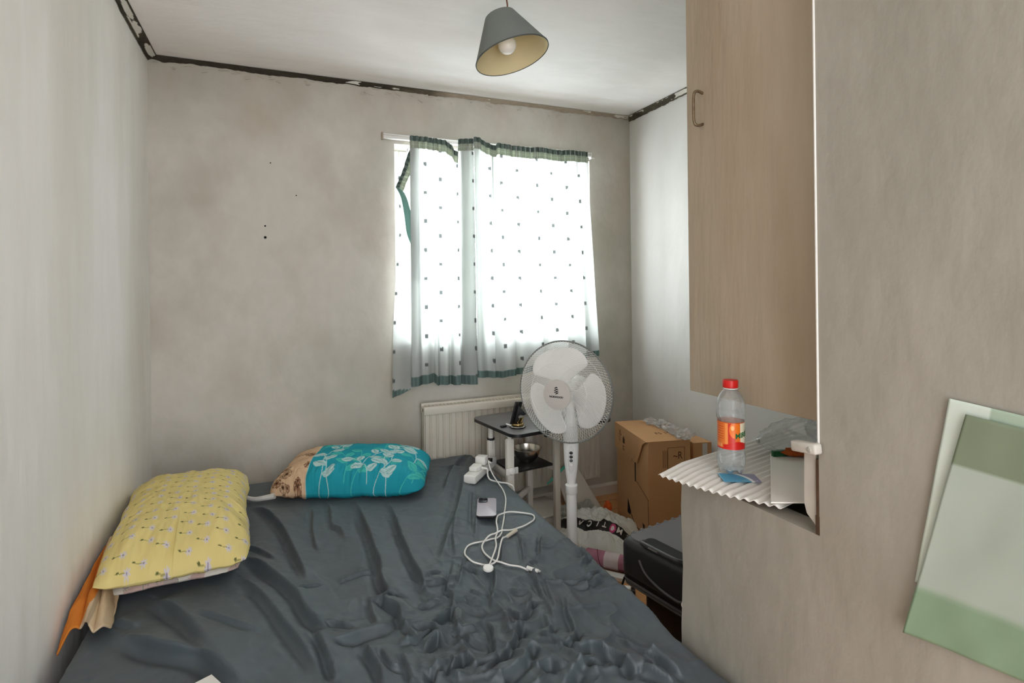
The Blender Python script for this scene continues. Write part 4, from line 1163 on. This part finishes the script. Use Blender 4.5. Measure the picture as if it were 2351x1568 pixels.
# blades
m_bl = mat('blade_white', (240, 240, 238), .35, var=.01)
MB().lathe([(.034, -.050), (.036, -.030), (.034, .030), (.020, .040)], 28, FC, RF).build('blade_hub', m_bl, fn_)
for k, a0 in enumerate((1.72, 1.72 - 2 * PI / 3, 1.72 + 2 * PI / 3)):
    nu, nv = 22, 26
    P = np.zeros((nu, nv, 3))
    for i, r in enumerate(np.linspace(.030, .177, nu)):
        q = (r - .030) / .150
        half = (.42 + .50 * math.sin(min(1, q * 1.25) * PI * .5)) * (1 if q < .72 else math.sqrt(max(0, 1 - ((q - .72) / .30) ** 2)) * .9 + .1)
        for j, s in enumerate(np.linspace(-1, 1, nv)):
            a = a0 + s * half + .10 * q
            v = f3(r * math.cos(a), r * math.sin(a), .022 * s * (1 - .35 * q) - .004)
            P[i, j] = v
    grid('blade', P, m_bl, fn_, solid=.002)

# ================================================================== CARDBOARD BOXES
m_card = mat('brown_card', (198, 154, 110), .75, var=.06, scale=5, c2=(186, 138, 92), bump=.03, bscale=220)
m_card2 = mat('brown_card_side', (170, 112, 66), .75, var=.06, scale=5)
m_dk = mat('print_brown', (86, 56, 34), .8)
m_slot = mat('slot_shade_and_ink', (34, 20, 14), .95)  # slot's inner shade painted as a dark tone; doubles as print ink
BT = .505
BO = Vector((1.598, 2.165, 0)); BD = Vector((.223, .975, 0)).normalized(); BF = Vector((BD.y, -BD.x, 0))
LD, LF = .412, .215
bp = lambda d, f, z: BO + BD * d + BF * f + Vector((0, 0, z))          # d: along the left face away from us, f: along the front
bx1 = thing('cardboard_box', 'tall brown cardboard box standing in the far right corner', 'box', tuple(bp(.2, .1, 0)))
MB().prism([(0, 0), (LD, 0), (LD, LF), (0, LF)], .001, BT, lambda a, b, h: bp(a, b, h)).build('carton', m_card, bx1, smooth=False, bevel=.002)
# long lid flap folded down over the left face
MB().prism([(0, BT + .003), (LD, BT + .003), (LD, .372), (.185, .366), (.178, .383), (.150, .372), (.118, .372), (.045, BT - .02)], -.0095, -.0060, lambda a, b, h: bp(a, h, b)).build('lid_flap', m_card, bx1, smooth=False)
MB().prism([(-.001, -.0085), (LD, -.0085), (LD, LF), (-.001, LF)], BT - .0005, BT + .004, lambda a, b, h: bp(a, b, h)).build('lid', m_card, bx1, smooth=False, bevel=.0015)
MB().prism([(.150, .270), (.162, .270), (.162, .375), (.150, .375)], -.0012, -.0004, lambda a, b, h: bp(a, h, b)).build('slot', m_slot, bx1, smooth=False)
pr1 = MB()
for (a0, z0, a1, z1) in ((.0, .232, .14, .276), (.0, .10, .004, .232)):
    pr1.bar(bp(a0, -.0006, z0), bp(a1, -.0006, z1), .0014, .0022)
pr1.build('score_line', m_dk, bx1, smooth=False)
# printed marks on the flap: bin and arrows, tick box, letters
pm = MB()
tri = [(-.014, -.010), (.014, -.010), (0, .016)]
for i in range(3):
    (x0, y0), (x1, y1) = tri[i], tri[(i + 1) % 3]
    pm.bar(bp(.335 - x0, -.0100, .468 + y0), bp(.335 - x1, -.0100, .468 + y1), .0010, .0026)
for i in range(4):
    pm.bar(bp(.33, -.0100, .447 - i * .007), bp(.352, -.0100, .447 - i * .007), .0008, .0016)
pm.build('recycling_print', m_dk, bx1, smooth=False)
pm = MB()
pm.prism([(.272, .425), (.298, .425), (.298, .452), (.291, .452), (.289, .462), (.281, .462), (.279, .452), (.272, .452)], -.0102, -.0096, lambda a, b, h: bp(a, h, b))
pm.build('bin_print', m_dk, bx1, smooth=False)
lettering('box_letters', 'F5', .030, m_dk, bx1, lambda x, y, z: bp(.285 + y, -.0100 - z * .3, .400 - x))
lettering('top_letters', 'F5 195', .045, m_dk, bx1, lambda x, y, z: bp(.13 + y, .145 + x * .8, BT + .0044 + z * .3))
nt_ = MB()
nt_.prism([(.23, .075), (.265, .075), (.258, .150), (.215, .092)], -.0010, -.0004, lambda a, b, h: bp(a, h, b))
sm_ = spline([(.215, .0, .085), (.16, .0, .05), (.10, .0, .052), (.06, .0, .075)], 20)
for i in range(19):
    nt_.bar(bp(sm_[i][0], -.0008, sm_[i][2]), bp(sm_[i + 1][0], -.0008, sm_[i + 1][2]), .0008, .004)
nt_.prism([(.06, .062), (.072, .098), (.045, .095)], -.0010, -.0004, lambda a, b, h: bp(a, h, b))
nt_.build('smile_print', m_slot, bx1, smooth=False)
fr_ = MB()
for (a0, z0, a1, z1) in ((.10, .355, .10, .475), (.10, .475, .185, .475), (.185, .475, .185, .355)):
    fr_.bar(bp(-.0006, a0, z0), bp(-.0006, a1, z1), .0010, .0016)
for i in range(3):
    fr_.bar(bp(-.0006, .075 + i * .010, .38), bp(-.0006, .075 + i * .010, .462), .0010, .0022)
fr_.build('side_print', m_dk, bx1, smooth=False)
lettering('side_letters', '~R', .05, m_dk, bx1, lambda x, y, z: bp(-.0008 - z * .3, .150 + x * .8, .435 + y))

bx2 = thing('cardboard_box', 'flat brown cardboard box wedged behind the tall box against right wall', 'box', (1.93, 2.35, 0))
b2 = lambda d, f, z: Vector((1.852, 2.150, 0)) + BD * d * .99 + BF * f + Vector((0, 0, z))
MB().prism([(0, 0), (.40, 0), (.40, .050), (0, .098)], .001, .478, lambda a, b, h: b2(a, b, h)).build('carton', m_card, bx2, smooth=False, bevel=.002)
MB().prism([(.004, .050), (.004, .078)], 0, 0, lambda a, b, h: b2(a, b, h)) if False else None
MB().box(b2(-.0008, .062, .36), (.026, .0016, .225), rz=math.atan2(BF.y, BF.x)).build('packing_tape', mat('white_tape', (214, 212, 206), .45), bx2, smooth=False)
MB().box(b2(-.0018, .062, .35), (.008, .0012, .12), rz=math.atan2(BF.y, BF.x)).build('tape_print', m_dk, bx2, smooth=False)


def crumple(nm, c, d, m, seed, amp=.35, sub=4, parent=None, flat=True, rz=0.0, floor=None):
    import bmesh
    bm = bmesh.new(); bmesh.ops.create_icosphere(bm, subdivisions=sub, radius=1)
    R = Matrix.Rotation(rz, 3, 'Z')
    for v in bm.verts:
        p = v.co.normalized()
        k = 1 + amp * (abs(float(vnoise(np.array([p.x * 2.1 + p.z + seed]), np.array([p.y * 2.1 + seed * .3 - p.z]), seed, 3)[0])) * 2 - .6)
        k += amp * .5 * float(vnoise(np.array([p.x * 6 - p.z * 3]), np.array([p.y * 6 + p.z * 4]), seed + 1, 2)[0])
        q = R @ Vector((p.x * k * d[0], p.y * k * d[1], p.z * k * d[2])) + Vector(c)
        if floor is not None: q.z = max(q.z, floor + .0006)
        v.co = q
    me = bpy.data.meshes.new(nm); bm.to_mesh(me); bm.free()
    me.materials.append(m)
    if not flat: me.polygons.foreach_set('use_smooth', [True] * len(me.polygons))
    return finish(bpy.data.objects.new(nm, me), parent)


m_film = mat_clear('clear_film', (252, 252, 252), .62, .10, (246, 246, 246), .6)
fb = thing('plastic_bag', 'crumpled clear plastic bag lying on top of the tall cardboard box', 'plastic bag', tuple(bp(.2, .19, BT + .004)), 'clear plastic bags')
for i, (d_, f_, sx, sy, sz) in enumerate(((.03, .195, .045, .040, .026), (.12, .190, .060, .036, .026), (.22, .185, .065, .034, .024), (.32, .172, .07, .045, .014))):
    crumple('film', tuple(bp(d_, f_, BT + .016)), (sx, sy, sz), m_film, 60 + i, .6, 3, fb, True, math.atan2(BD.y, BD.x), BT + .004)

# ================================================================== ON THE FLOOR
# white board leaning against the radiator wall
lb = tag(MB().add([(1.385, 2.716, .244), (1.528, 2.722, .240), (1.640, 2.640, .001), (1.44, 2.640, .001), (1.385, 2.728, .244), (1.528, 2.734, .240), (1.652, 2.652, .001), (1.44, 2.652, .001)],
              [(0, 1, 2, 3), (7, 6, 5, 4), (0, 4, 5, 1), (1, 5, 6, 2), (2, 6, 7, 3), (3, 7, 4, 0)]).build('board', mat('cream_board', (222, 216, 204), .5, var=.06), smooth=False, bevel=.002),
         'cream board leaning against the back wall below the radiator', 'board')
tag(MB().tube(spline([(1.325, 2.690, .18), (1.375, 2.690, .215), (1.420, 2.697, .245), (1.452, 2.707, .258), (1.47, 2.714, .252)], 24), [.0045] * 3 + [.0075] * 18 + [.005] * 3, 8).build('strap', mat('teal_plastic', (96, 206, 178), .35)),
    'turquoise plastic strap draped over the leaning cream board', 'strap')
m_stor = mat('milky_plastic', (222, 216, 204), .45, var=.05)
wbx = thing('storage_box', 'white lidded storage box on the floor under the side table', 'storage box', (1.27, 2.65, 0))
MB().box((1.272, 2.655, .034), (.20, .22, .066), rz=.15).build('tub', m_stor, wbx, bevel=.006)
MB().box((1.272, 2.655, .075), (.215, .235, .014), rz=.15).build('lid', mat('cream_lid', (230, 224, 214), .45, var=.05), wbx, bevel=.005)
tag(MB().box((1.175, 2.485, .022), (.16, .09, .042), rz=.15).build('parcel', mat('white_wrap', (224, 222, 216), .6), bevel=.005), 'small flat white packet in front of the storage box', 'packet')

# white carrier bag with a black printed band
m_bagp = mat_print('carrier_film', .38, 0, .5)
ga, gb = 200, 170
a = np.linspace(-1, 1, ga)[:, None] + np.zeros((1, gb)); b = np.linspace(-1, 1, gb)[None] + np.zeros((ga, 1))
BGC, BGU, BGV = Vector((1.452, 2.395, 0)), Vector((.66, -.75, 0)).normalized(), Vector((.75, .66, 0)).normalized()
rad = np.sqrt(a ** 2 + b ** 2)
th = np.arctan2(b, a)
cr_ = np.abs(vnoise(a * 2.6, b * 2.6, 81, 4)) * 1.4 - .35
hh = np.clip(1 - np.abs(a) ** 2.4, 0, 1) ** .6 * np.clip(1 - np.abs(b) ** 2.2, 0, 1) ** .6
band_soft = np.exp(-((b + .45) / .30) ** 2)
Hb = .105 * hh * (1 + .55 * cr_ * (1 - .8 * band_soft)) + .012 * hh * vnoise(a * 9, b * 9, 83, 3) * (1 - .85 * band_soft)
Hb = np.maximum(Hb, .002)
ea = .205 * (1 + .10 * vnoise(th * 2, rad * 0 + 2, 84, 2)); eb = .185
P = np.zeros((ga, gb, 3))
for k in range(3):
    P[..., k] = BGC[k] + BGU[k] * a * ea + BGV[k] * b * eb
P[..., 2] = Hb
C = np.zeros((ga, gb, 3)) + np.array([222, 224, 216.])
bc_ = -.45 + .10 * (a ** 2) + .05 * np.sin(a * 4)
C[np.abs(b - bc_) < .20 * (1 - .25 * a ** 2)] = np.array([26, 24, 22.])
hx, hy = (a - .50) / .072, (b - (bc_ - .02)) / .17
heart = (np.hypot(hx, hy) < .95)
C[heart] = np.array([206, 64, 122.]); C[np.hypot(hx * 1.25 + .1, (hy) * 1.3) < .62] = np.array([240, 222, 228.])
cbag = thing('carrier_bag', 'white carrier bag with black printed band slumped on the floor', 'bag', tuple(BGC))
grid('bag_film', P, m_bagp, cbag, C)
_pa, _pb = P, None


def on_bag(x, y, z):
    i = int(np.clip((x + 1) / 2 * (ga - 1), 0, ga - 1)); j = int(np.clip((y + 1) / 2 * (gb - 1), 0, gb - 1))
    q = P_BAG[i, j]
    return (q[0], q[1], q[2] + .0035 + z)


P_BAG = P.copy()
m_ltr = mat('white_letters', (236, 234, 228), .5)
for ch, ca in (('A', -.24), ('C', -.03), ('I', .15), ('T', .31), ('M', .67), ('L', .86)):
    # the bag lies upside down, so its letters read inverted
    lettering('band_letter', ch, .34, m_ltr, cbag, lambda x, y, z, ca=ca: on_bag(ca - x * .46, (-.45 + .10 * ca ** 2 + .05 * math.sin(ca * 4)) - y * .78, z), bold=True)
for i, (x, y, z, r) in enumerate(((1.375, 2.56, .075, .05), (1.475, 2.545, .085, .045))):
    crumple('handle_loop', (x, y, z), (r, r * .5, r * .75), m_bagp if False else mat_clear('bag_tail', (240, 242, 238), .35, .2, (220, 222, 214), .5), 90 + i, .6, 3, cbag, True)
tag(crumple('wrapper', (1.640, 2.585, .038), (.020, .020, .040), mat('red_foil', (232, 84, 40), .25, .25, c2=(246, 140, 70), scale=60), 97, .55, 3, None, True, .4, 0),
    'crumpled orange red wrapper on the floor beside the tall box', 'wrapper')

# rolled pink mat with a paper sleeve
rl = thing('rolled_mat', 'rolled pink mat with white paper sleeve lying on the floor', 'mat', (1.34, 2.10, .04))
r0, r1 = Vector((1.262, 2.165, .040)), Vector((1.395, 2.010, .040))
ax = (r1 - r0).normalized()
Rr = Matrix((ax.orthogonal().normalized(), ax.cross(ax.orthogonal().normalized()), ax)).transposed()
MB().lathe([(.010, -.006), (.030, -.004), (.034, 0), (.0345, .21), (.030, .213)], 30, r0, Rr).build('roll', mat('pink_foam', (196, 140, 158), .65, var=.08, scale=30, c2=(160, 96, 118)), rl)
MB().lathe([(.0352, .085), (.0354, .150)], 30, r0, Rr, False, False).build('paper_sleeve', mat('sleeve_paper', (226, 216, 214), .6, c2=(206, 186, 190), scale=50), rl)
spi = [r0 + ax * (.03 + .05 * t) + Rr @ Vector((.0352 * math.cos(t * 4 + 2.6), .0352 * math.sin(t * 4 + 2.6), 0)) for t in np.linspace(0, 1, 24)]
MB().tube(spi, .0014, 6).build('wrap_edge', mat('maroon_edge', (98, 40, 54), .7), rl)

# narrow white plank on the floor between the bed and the suitcase
tag(MB().box((1.292, 2.036, .009), (.16, .040, .017), rz=math.atan2(-.76, .65)).build('plank', m_white, smooth=False, bevel=.002), 'narrow white plank lying on the floor in front of the pink roll', 'plank')

# ================================================================== SUITCASE lying flat
m_case = mat('lit_shell', (112, 110, 114), .42, var=.06, scale=6, bump=.05, bscale=900)
m_cased = mat('shaded_black_shell', (32, 31, 32), .38, var=.08, scale=8)
CA = -.02
CO = Vector((1.128, 1.705, 0)); E1 = Vector((.985, .172, 0)); E2 = Vector((.172, -.985, 0))
cs = lambda a, b, z: CO + E1 * a + E2 * b + Vector((0, 0, z))        # a: away from the bed, b: towards the camera
csr = Matrix.Rotation(math.atan2(E1.y, E1.x), 3, 'Z')
LA, LB = .44, .555
su = thing('suitcase', 'black hard shell suitcase lying flat on the floor behind the low wall', 'suitcase', tuple(cs(.2, .3, 0)))
up_ = MB().box(cs(LA / 2, LB / 2, .272), (LA, LB, .150), rot=csr).build('upper_shell', mat('shaded_shell_side', (58, 57, 58), .38, var=.08, scale=8), su, bevel=.034, seg=6)  # sides coloured darker than the top to paint their shade
MB().box(cs(LA / 2 + .01, LB / 2 + .03, .105), (LA - .06, LB - .10, .175), rot=csr).build('lower_shell', m_cased, su, bevel=.02, seg=4)  # darker copy of the shell colour paints this half as shaded
MB().prism([(x + LA / 2, y + LB / 2) for x, y in rrect(LA - .036, LB - .036, .035, 8)], .340, .3490, lambda a, b, h: cs(a, b, h)).build('lit_top_panel', m_case, su, bevel=.004, seg=3)  # lighter plate paints the light falling on top of the same shell
rm = MB()
for z, g, r in ((.200, .006, .0055), (.188, .004, .0055)):
    o_ = rrect(LA + g * 2 - .02, LB + g * 2 - .02, .04, 8)
    rm.tube([cs(LA / 2 + x, LB / 2 + y, z) for x, y in o_], r, 8, closed=True)
rm.build('seam_rim', mat('rim_grey', (96, 96, 98), .25, spec=.7), su)
MB().prism([(x + LA / 2, y + LB / 2) for x, y in rrect(LA - .03, LB - .03, .04, 8)], .178, .206, lambda a, b, h: cs(a, b, h)).build('seam_band', m_cased, su, smooth=False)
MB().prism([(x + LA / 2, y + LB / 2) for x, y in rrect(LA - .004, LB - .004, .036, 8)], .205, .320, lambda a, b, h: cs(a, b, h)).build('side_wall', m_cased, su, smooth=True)
rb = MB()
for i in range(9):
    rb.box(cs(.06 + i * .042, .030, .3435), (.020, .040, .010), rot=csr @ Matrix.Rotation(.5, 3, 'Z') @ Matrix.Rotation(.2, 3, 'X'))
rb.build('shell_ribs', m_case, su, bevel=.004)
MB().bar(cs(.16, .25, .3495), cs(.36, .27, .3495), .006, .012).build('top_groove', m_cased, su, bevel=.002)
# carry handle in its recess on the near long edge
MB().prism([(x * 1 + .046, y + .185) for x, y in rrect(.060, .200, .02, 6)], .325, .3499, lambda a, b, h: cs(a, b, h)).build('handle_recess', mat('recess_black', (12, 12, 12), .6), su, smooth=False)
hn = spline([cs(.034, .094, .346), cs(.012, .100, .3535), cs(.004, .125, .356), cs(.004, .240, .356), cs(.012, .264, .3535), cs(.034, .272, .346)], 40)
MB().tube([tuple(q) for q in hn], .0085, 10).build('carry_handle', mat('handle_black', (70, 70, 72), .3, spec=.6), su)
MB().box(cs(-.0048, .165, .357), (.002, .04, .004), rot=csr).build('handle_mark', mat('silver_mark', (190, 190, 188), .3, .5), su, smooth=False)
gv = spline([cs(-.003, .10, .296), cs(-.004, .13, .262), cs(-.004, .19, .240), cs(-.004, .26, .232), cs(-.003, .285, .236)], 30)
MB().tube([tuple(q) for q in gv], .0040, 8).build('curved_rib', m_case, su)
lt_ = MB().tube([tuple(q) for q in spline([cs(.07, .285, .350), cs(.016, .293, .3475), cs(-.003, .30, .32), cs(-.003, .302, .285)], 20)], .006, 8).build('corner_rib', m_case, su)
MB().box(cs(-.0022, .335, .262), (.002, .060, .034), rot=csr).build('paper_label', mat('buff_label', (206, 194, 166), .7, c2=(180, 166, 140), scale=40), su, smooth=False)
MB().box(cs(-.003, .39, .318), (.006, .03, .022), rot=csr).build('latch', mat('steel_latch', (190, 190, 188), .25, .8), su, bevel=.003)
MB().tube([tuple(q) for q in spline([cs(.02, .005, .19), cs(.0, -.004, .12), cs(.01, -.008, .05), cs(.03, -.012, .004)], 16)], .004, 6).build('strap', m_blk, su)
# pale pink beaker just showing past the low wall
cu = thing('beaker', 'pink rimmed clear beaker half hidden by the low wall end', 'beaker', (1.03, 1.185, .02))
MB().lathe([(.033, .0), (.040, .12), (.0405, .36), (.039, .36), (.0385, .12)], 30, (1.030, 1.185, .02), None, True, False).build('beaker_wall', mat_clear('pink_clear', (226, 186, 172), .6, .1, (206, 150, 134), .5), cu)
MB().tube([(1.030 + .040 * math.cos(t), 1.185 + .040 * math.sin(t), .382) for t in np.linspace(0, 2 * PI, 33)[:-1]], .0024, 8, closed=True).build('rim', mat('pale_pink_rim', (232, 206, 200), .3), cu)

# ================================================================== ALCOVE over the low wall
lg = tag(MB().box((1.50, .95, .752), (.96, .42, .030)).build('ledge_board', mat('dark_ledge_wood', (70, 62, 52), .8), smooth=False), 'dark ledge board under the corrugated sheet in the alcove', 'ledge')
SO = Vector((.850, 1.112, 0)); SU = Vector((.974, .227, 0)); SV = Vector((.227, -.974, 0))
nu, nv = 60, 260
u = np.linspace(0, 1, nu)[:, None] + np.zeros((1, nv)); v = np.linspace(0, 1, nv)[None] + np.zeros((nu, 1))
wid = .74; dep = .305
P = np.zeros((nu, nv, 3))
uu = u * wid + (.052 - .05) * v - .012 * np.sin(v * PI) * (1 - u)
vv = v * dep
for k in range(3):
    P[..., k] = SO[k] + SU[k] * uu + SV[k] * vv
P[..., 2] = .7975 + .0026 * np.sin(vv * 2 * PI / .0205) - .012 * np.clip(.09 - uu - vv * .4, 0, 1) / .09 + .010 * np.clip(v - .75, 0, 1) * 1.5 * (1 - u)
tag(grid('corrugated_sheet', P, mat('white_corrugated_plastic', (228, 226, 220), .5, var=.03, spec=.4), None, None, solid=.0012), 'white corrugated plastic sheet lying over the low wall top', 'corrugated sheet')
fx = [(.906, .826), (1.165, 1.062), (1.44, .95), (1.36, .76), (1.05, .742), (.972, .795)]
tag(MB().prism(fx, .8085, .8115, lambda a, b, h: (a, b, h + .008 * max(0, .95 - a) / .05 * 0)).build('flat_board', mat('white_card_sheet', (232, 229, 222), .6, var=.03, scale=12), smooth=False, bevel=.0008),
    'smooth white card sheet lying on the corrugated sheet near the post', 'card sheet')

# leaflet under the bottle
cz = .8022
cd_ = Matrix.Translation((.974, .976, cz)) @ Matrix.Rotation(math.atan2(-.037, .067), 4, 'Z')
n1_, n2_ = 60, 40
a = np.linspace(-.5, .5, n1_)[:, None] + np.zeros((1, n2_)); b = np.linspace(-.5, .5, n2_)[None] + np.zeros((n1_, 1))
Q = np.stack([a * .082, b * .054, .0006 + 0 * a, np.ones_like(a)], -1) @ np.array(cd_).T
C = np.zeros((n1_, n2_, 3)) + np.array([62, 152, 192.])
arc = np.hypot(a + .62, (b + .55) * .66)
C[arc > .86] = np.array([238, 240, 240.]); C[arc > .95] = np.array([132, 128, 160.])
C[(np.abs(b + .34) < .045) & (a > .28) & (a < .46) & (np.sin(a * 260) > -.2)] = np.array([200, 198, 214.])
C[(np.abs(b + .36) < .03) & (a > -.2) & (a < .1) & (np.sin(a * 260) > 0)] = np.array([130, 190, 214.])
tag(grid('leaflet', Q[..., :3], mat_print('glossy_card', .3, 0, .5), None, C, solid=.0008, offset=1), 'blue and violet plastic card under the bottle on the sheet', 'card')

# soft drink bottle
BC = Vector((.988, 1.015, .8036)); kz = .985
bt = thing('bottle', 'clear plastic drink bottle with red cap and orange label', 'bottle', tuple(BC))
m_bot = mat_clear('bottle_plastic', (250, 252, 252), .72, .07, (232, 236, 238), .18)
bprof = [(.0285, .012), (.0315, .022), (.0325, .034), (.0320, .046), (.0300, .052), (.0300, .058), (.0298, .060), (.0298, .122), (.0302, .126), (.0325, .132), (.0325, .146), (.0318, .149), (.0328, .152), (.0326, .162), (.0305, .172), (.0250, .184), (.0175, .194), (.0138, .198), (.0135, .206)]
MB().lathe(bprof, 48, BC, None, False, False).build('bottle_wall', m_bot, bt)
# five-lobed foot
pe = []
for i, r in enumerate(np.linspace(0, 1, 9)):
    row = []
    for k in range(60):
        t = 2 * PI * k / 60
        lob = (.5 + .5 * math.cos(5 * t))
        rr = .0285 * r
        z = .012 - .012 * math.sin(PI * min(1, r * 1.0) * .72) ** 1 * lob * (1 if r < .99 else 0) if r < 1 else .012
        row.append((BC.x + rr * math.cos(t), BC.y + rr * math.sin(t), BC.z + max(.0, z)))
    row.append(row[0]); pe.append(row)
grid('foot', np.array(pe), mat_clear('bottle_foot', (244, 247, 248), .5, .1, (240, 243, 246), .3), bt)
MB().lathe([(.0150, .2005), (.0172, .2015), (.0176, .204), (.0176, .2165), (.0168, .2185), (.0, .2188)], 40, BC, None, True, False).build('cap', mat('red_cap', (208, 32, 28), .35, var=.03), bt)
MB().lathe([(.0138, .1975), (.0165, .198), (.0165, .2000), (.0138, .2002)], 32, BC).build('neck_ring', m_pl, bt)
nu, nv = 240, 110
tA = np.linspace(0, 2 * PI, nu)[:, None] + np.zeros((1, nv)); zz_ = np.linspace(.060, .123, nv)[None] + np.zeros((nu, 1))
P = np.stack([BC.x + .0304 * np.cos(tA), BC.y + .0304 * np.sin(tA), BC.z + zz_], -1)
cam_a = math.atan2(-BC.y, -BC.x)
ang = (tA - cam_a + PI) % (2 * PI) - PI          # 0 faces the room, + towards the right
hgt_ = (zz_ - .060) / .063
C = np.zeros((nu, nv, 3)) + np.array([226, 112, 40.])
left = ang < -.25
C[left] = np.array([222, 118, 48.])
C[left & (np.sin(hgt_ * 70) > .55) & (np.abs(ang + .95) < .38) & (hgt_ > .3)] = np.array([196, 78, 30.])
C[(np.abs(ang + .32) < .10)] = np.array([236, 148, 76.])
C[(ang > -.22) & (ang < .30)] = np.array([204, 42, 22.])
frt = np.hypot((ang - .30) / .42, (hgt_ - .72) / .30) < 1
C[frt] = np.array([238, 120, 24.]); C[np.hypot((ang - .12) / .12, (hgt_ - .80) / .09) < 1] = np.array([250, 190, 120.])
C[(ang > .72) & (ang < 2.4) & (hgt_ > .22)] = np.array([240, 232, 204.])
C[(hgt_ < .24 + .06 * np.sin(ang * 3)) & (ang > -.6)] = np.array([206, 26, 20.])
C[hgt_ < .05] = np.array([214, 30, 24.])
C[(hgt_ > .965)] = np.array([196, 84, 20.])
C[(np.abs(ang + .95) < .3) & (hgt_ > .06) & (hgt_ < .2) & (np.sin(ang * 40) > .3)] = np.array([244, 190, 140.])
grid('label', P, mat_print('label_film', .35, 0, .5), bt, C)


def round_label(x, y, z):
    t = cam_a + .95 + x / .0306
    return (BC.x + (.0308 + z) * math.cos(t), BC.y + (.0308 + z) * math.sin(t), BC.z + .0935 + y + x * .12)


lettering('label_name', 'MIRINDA', .0165, mat('green_ink', (24, 104, 54), .5), bt, lambda x, y, z: round_label(x + .014, y, z * .5), bold=True)

# clear bag and snack packet behind the bottle
m_film2 = mat_clear('thin_clear_film', (254, 254, 254), .95, .12, (250, 250, 250), .15)
cb_ = thing('plastic_bag', 'clear plastic bag bunched up at the back of the alcove', 'plastic bag', (1.36, 1.16, .80), 'clear plastic bags')
for i, (x, y, z, sx, sy, sz) in enumerate(((1.31, 1.11, .835, .13, .06, .040), (1.44, 1.08, .845, .11, .07, .045))):
    crumple('film', (x, y, z), (sx, sy, sz), m_film2, 120 + i, .18, 4, cb_, False, .2, .806)
pk = crumple('packet', (1.235, 1.005, .824), (.055, .022, .012), mat('snack_foil', (196, 110, 46), .3, .2, c2=(150, 54, 24), scale=70), 130, .35, 3, None, True, -.35, .8118)
tag(pk, 'shiny orange and brown snack packet on the white card sheet', 'packet')
MB().prism([(1.150, 1.045), (1.200, 1.035), (1.20, 1.020), (1.148, 1.036)], .8125, .826, lambda a, b, h: (a, b, h)).build('green_end', mat('green_foil', (34, 92, 58), .3, .2), pk, smooth=False)

# turn-button holding the cupboard door, worn white paint
ct = thing('turn_button', 'worn white painted wooden turn button beside the alcove post', 'door catch', (XP, .735, .945))
Rb = Matrix.Rotation(math.radians(-6), 3, 'X')
MB().box((XP - .014, .742, .944), (.020, .054, .020), rot=Rb).build('button', mat('chipped_white', (206, 202, 192), .5, var=.14, scale=40), ct, bevel=.004)
MB().lathe([(.0, .026), (.004, .0255), (.0055, .024)], 14, (XP, .728, .944), Matrix.Rotation(-PI / 2, 3, 'Y'), False, False).build('screw_head', mat('painted_screw', (170, 168, 158), .5), ct)

# sheets of green tinted paper stuck on the partition close to the camera
def sheet_on_wall(nm, corners, off, curl, paint, label, m, seed):
    TL, TR, BR, BL = [np.array(c_, dtype=float) for c_ in corners]
    k = 70
    s = np.linspace(0, 1, k)[:, None, None]; t = np.linspace(0, 1, k)[None, :, None]
    Q = (TL * (1 - s) + TR * s) * (1 - t) + (BL * (1 - s) + BR * s) * t
    P = np.zeros((k, k, 3)); P[..., 1] = Q[..., 0]; P[..., 2] = Q[..., 1]
    s2, t2 = s[..., 0], t[..., 0]
    P[..., 0] = XP - off - curl * np.clip(1 - s2 * 3, 0, 1) ** 2 * (.4 + .6 * t2) - .002 * (1 + vnoise(s2 * 3 + 0 * t2, t2 * 3 + 0 * s2, seed, 2))
    return tag(grid(nm, P, m, None, paint(s2 + 0 * t2, t2 + 0 * s2), solid=.0004), label, 'paper')


def mint(s, t):
    C = np.zeros(s.shape + (3,)) + np.array([218, 230, 220.])
    C[(t < .16) & (s > .25)] = np.array([176, 196, 176.])
    return C


def green(s, t):
    C = np.zeros(s.shape + (3,)) + np.array([178, 190, 178.])
    C[t < .21] = np.array([130, 144, 120.])
    low = np.clip((t - .76) / .03, 0, 1)[..., None]
    C = C * (1 - low) + np.array([140, 166, 138.]) * low
    C += 8 * vnoise(s * 4, t * 4, 140, 2)[..., None]
    return C


m_pap = mat_print('tinted_paper', .6, .15, .3)
sheet_on_wall('paper_sheet', ((.506, 1.077), (.300, 1.060), (.345, .760), (.556, .782)), .0015, .004, mint, 'pale mint paper sheet stuck on the partition behind the green one', m_pap, 3)
sheet_on_wall('paper_sheet', ((.482, 1.059), (.270, 1.040), (.345, .725), (.570, .697)), .007, .006, green, 'green tinted paper sheet with darker bands stuck on the partition', m_pap, 6)
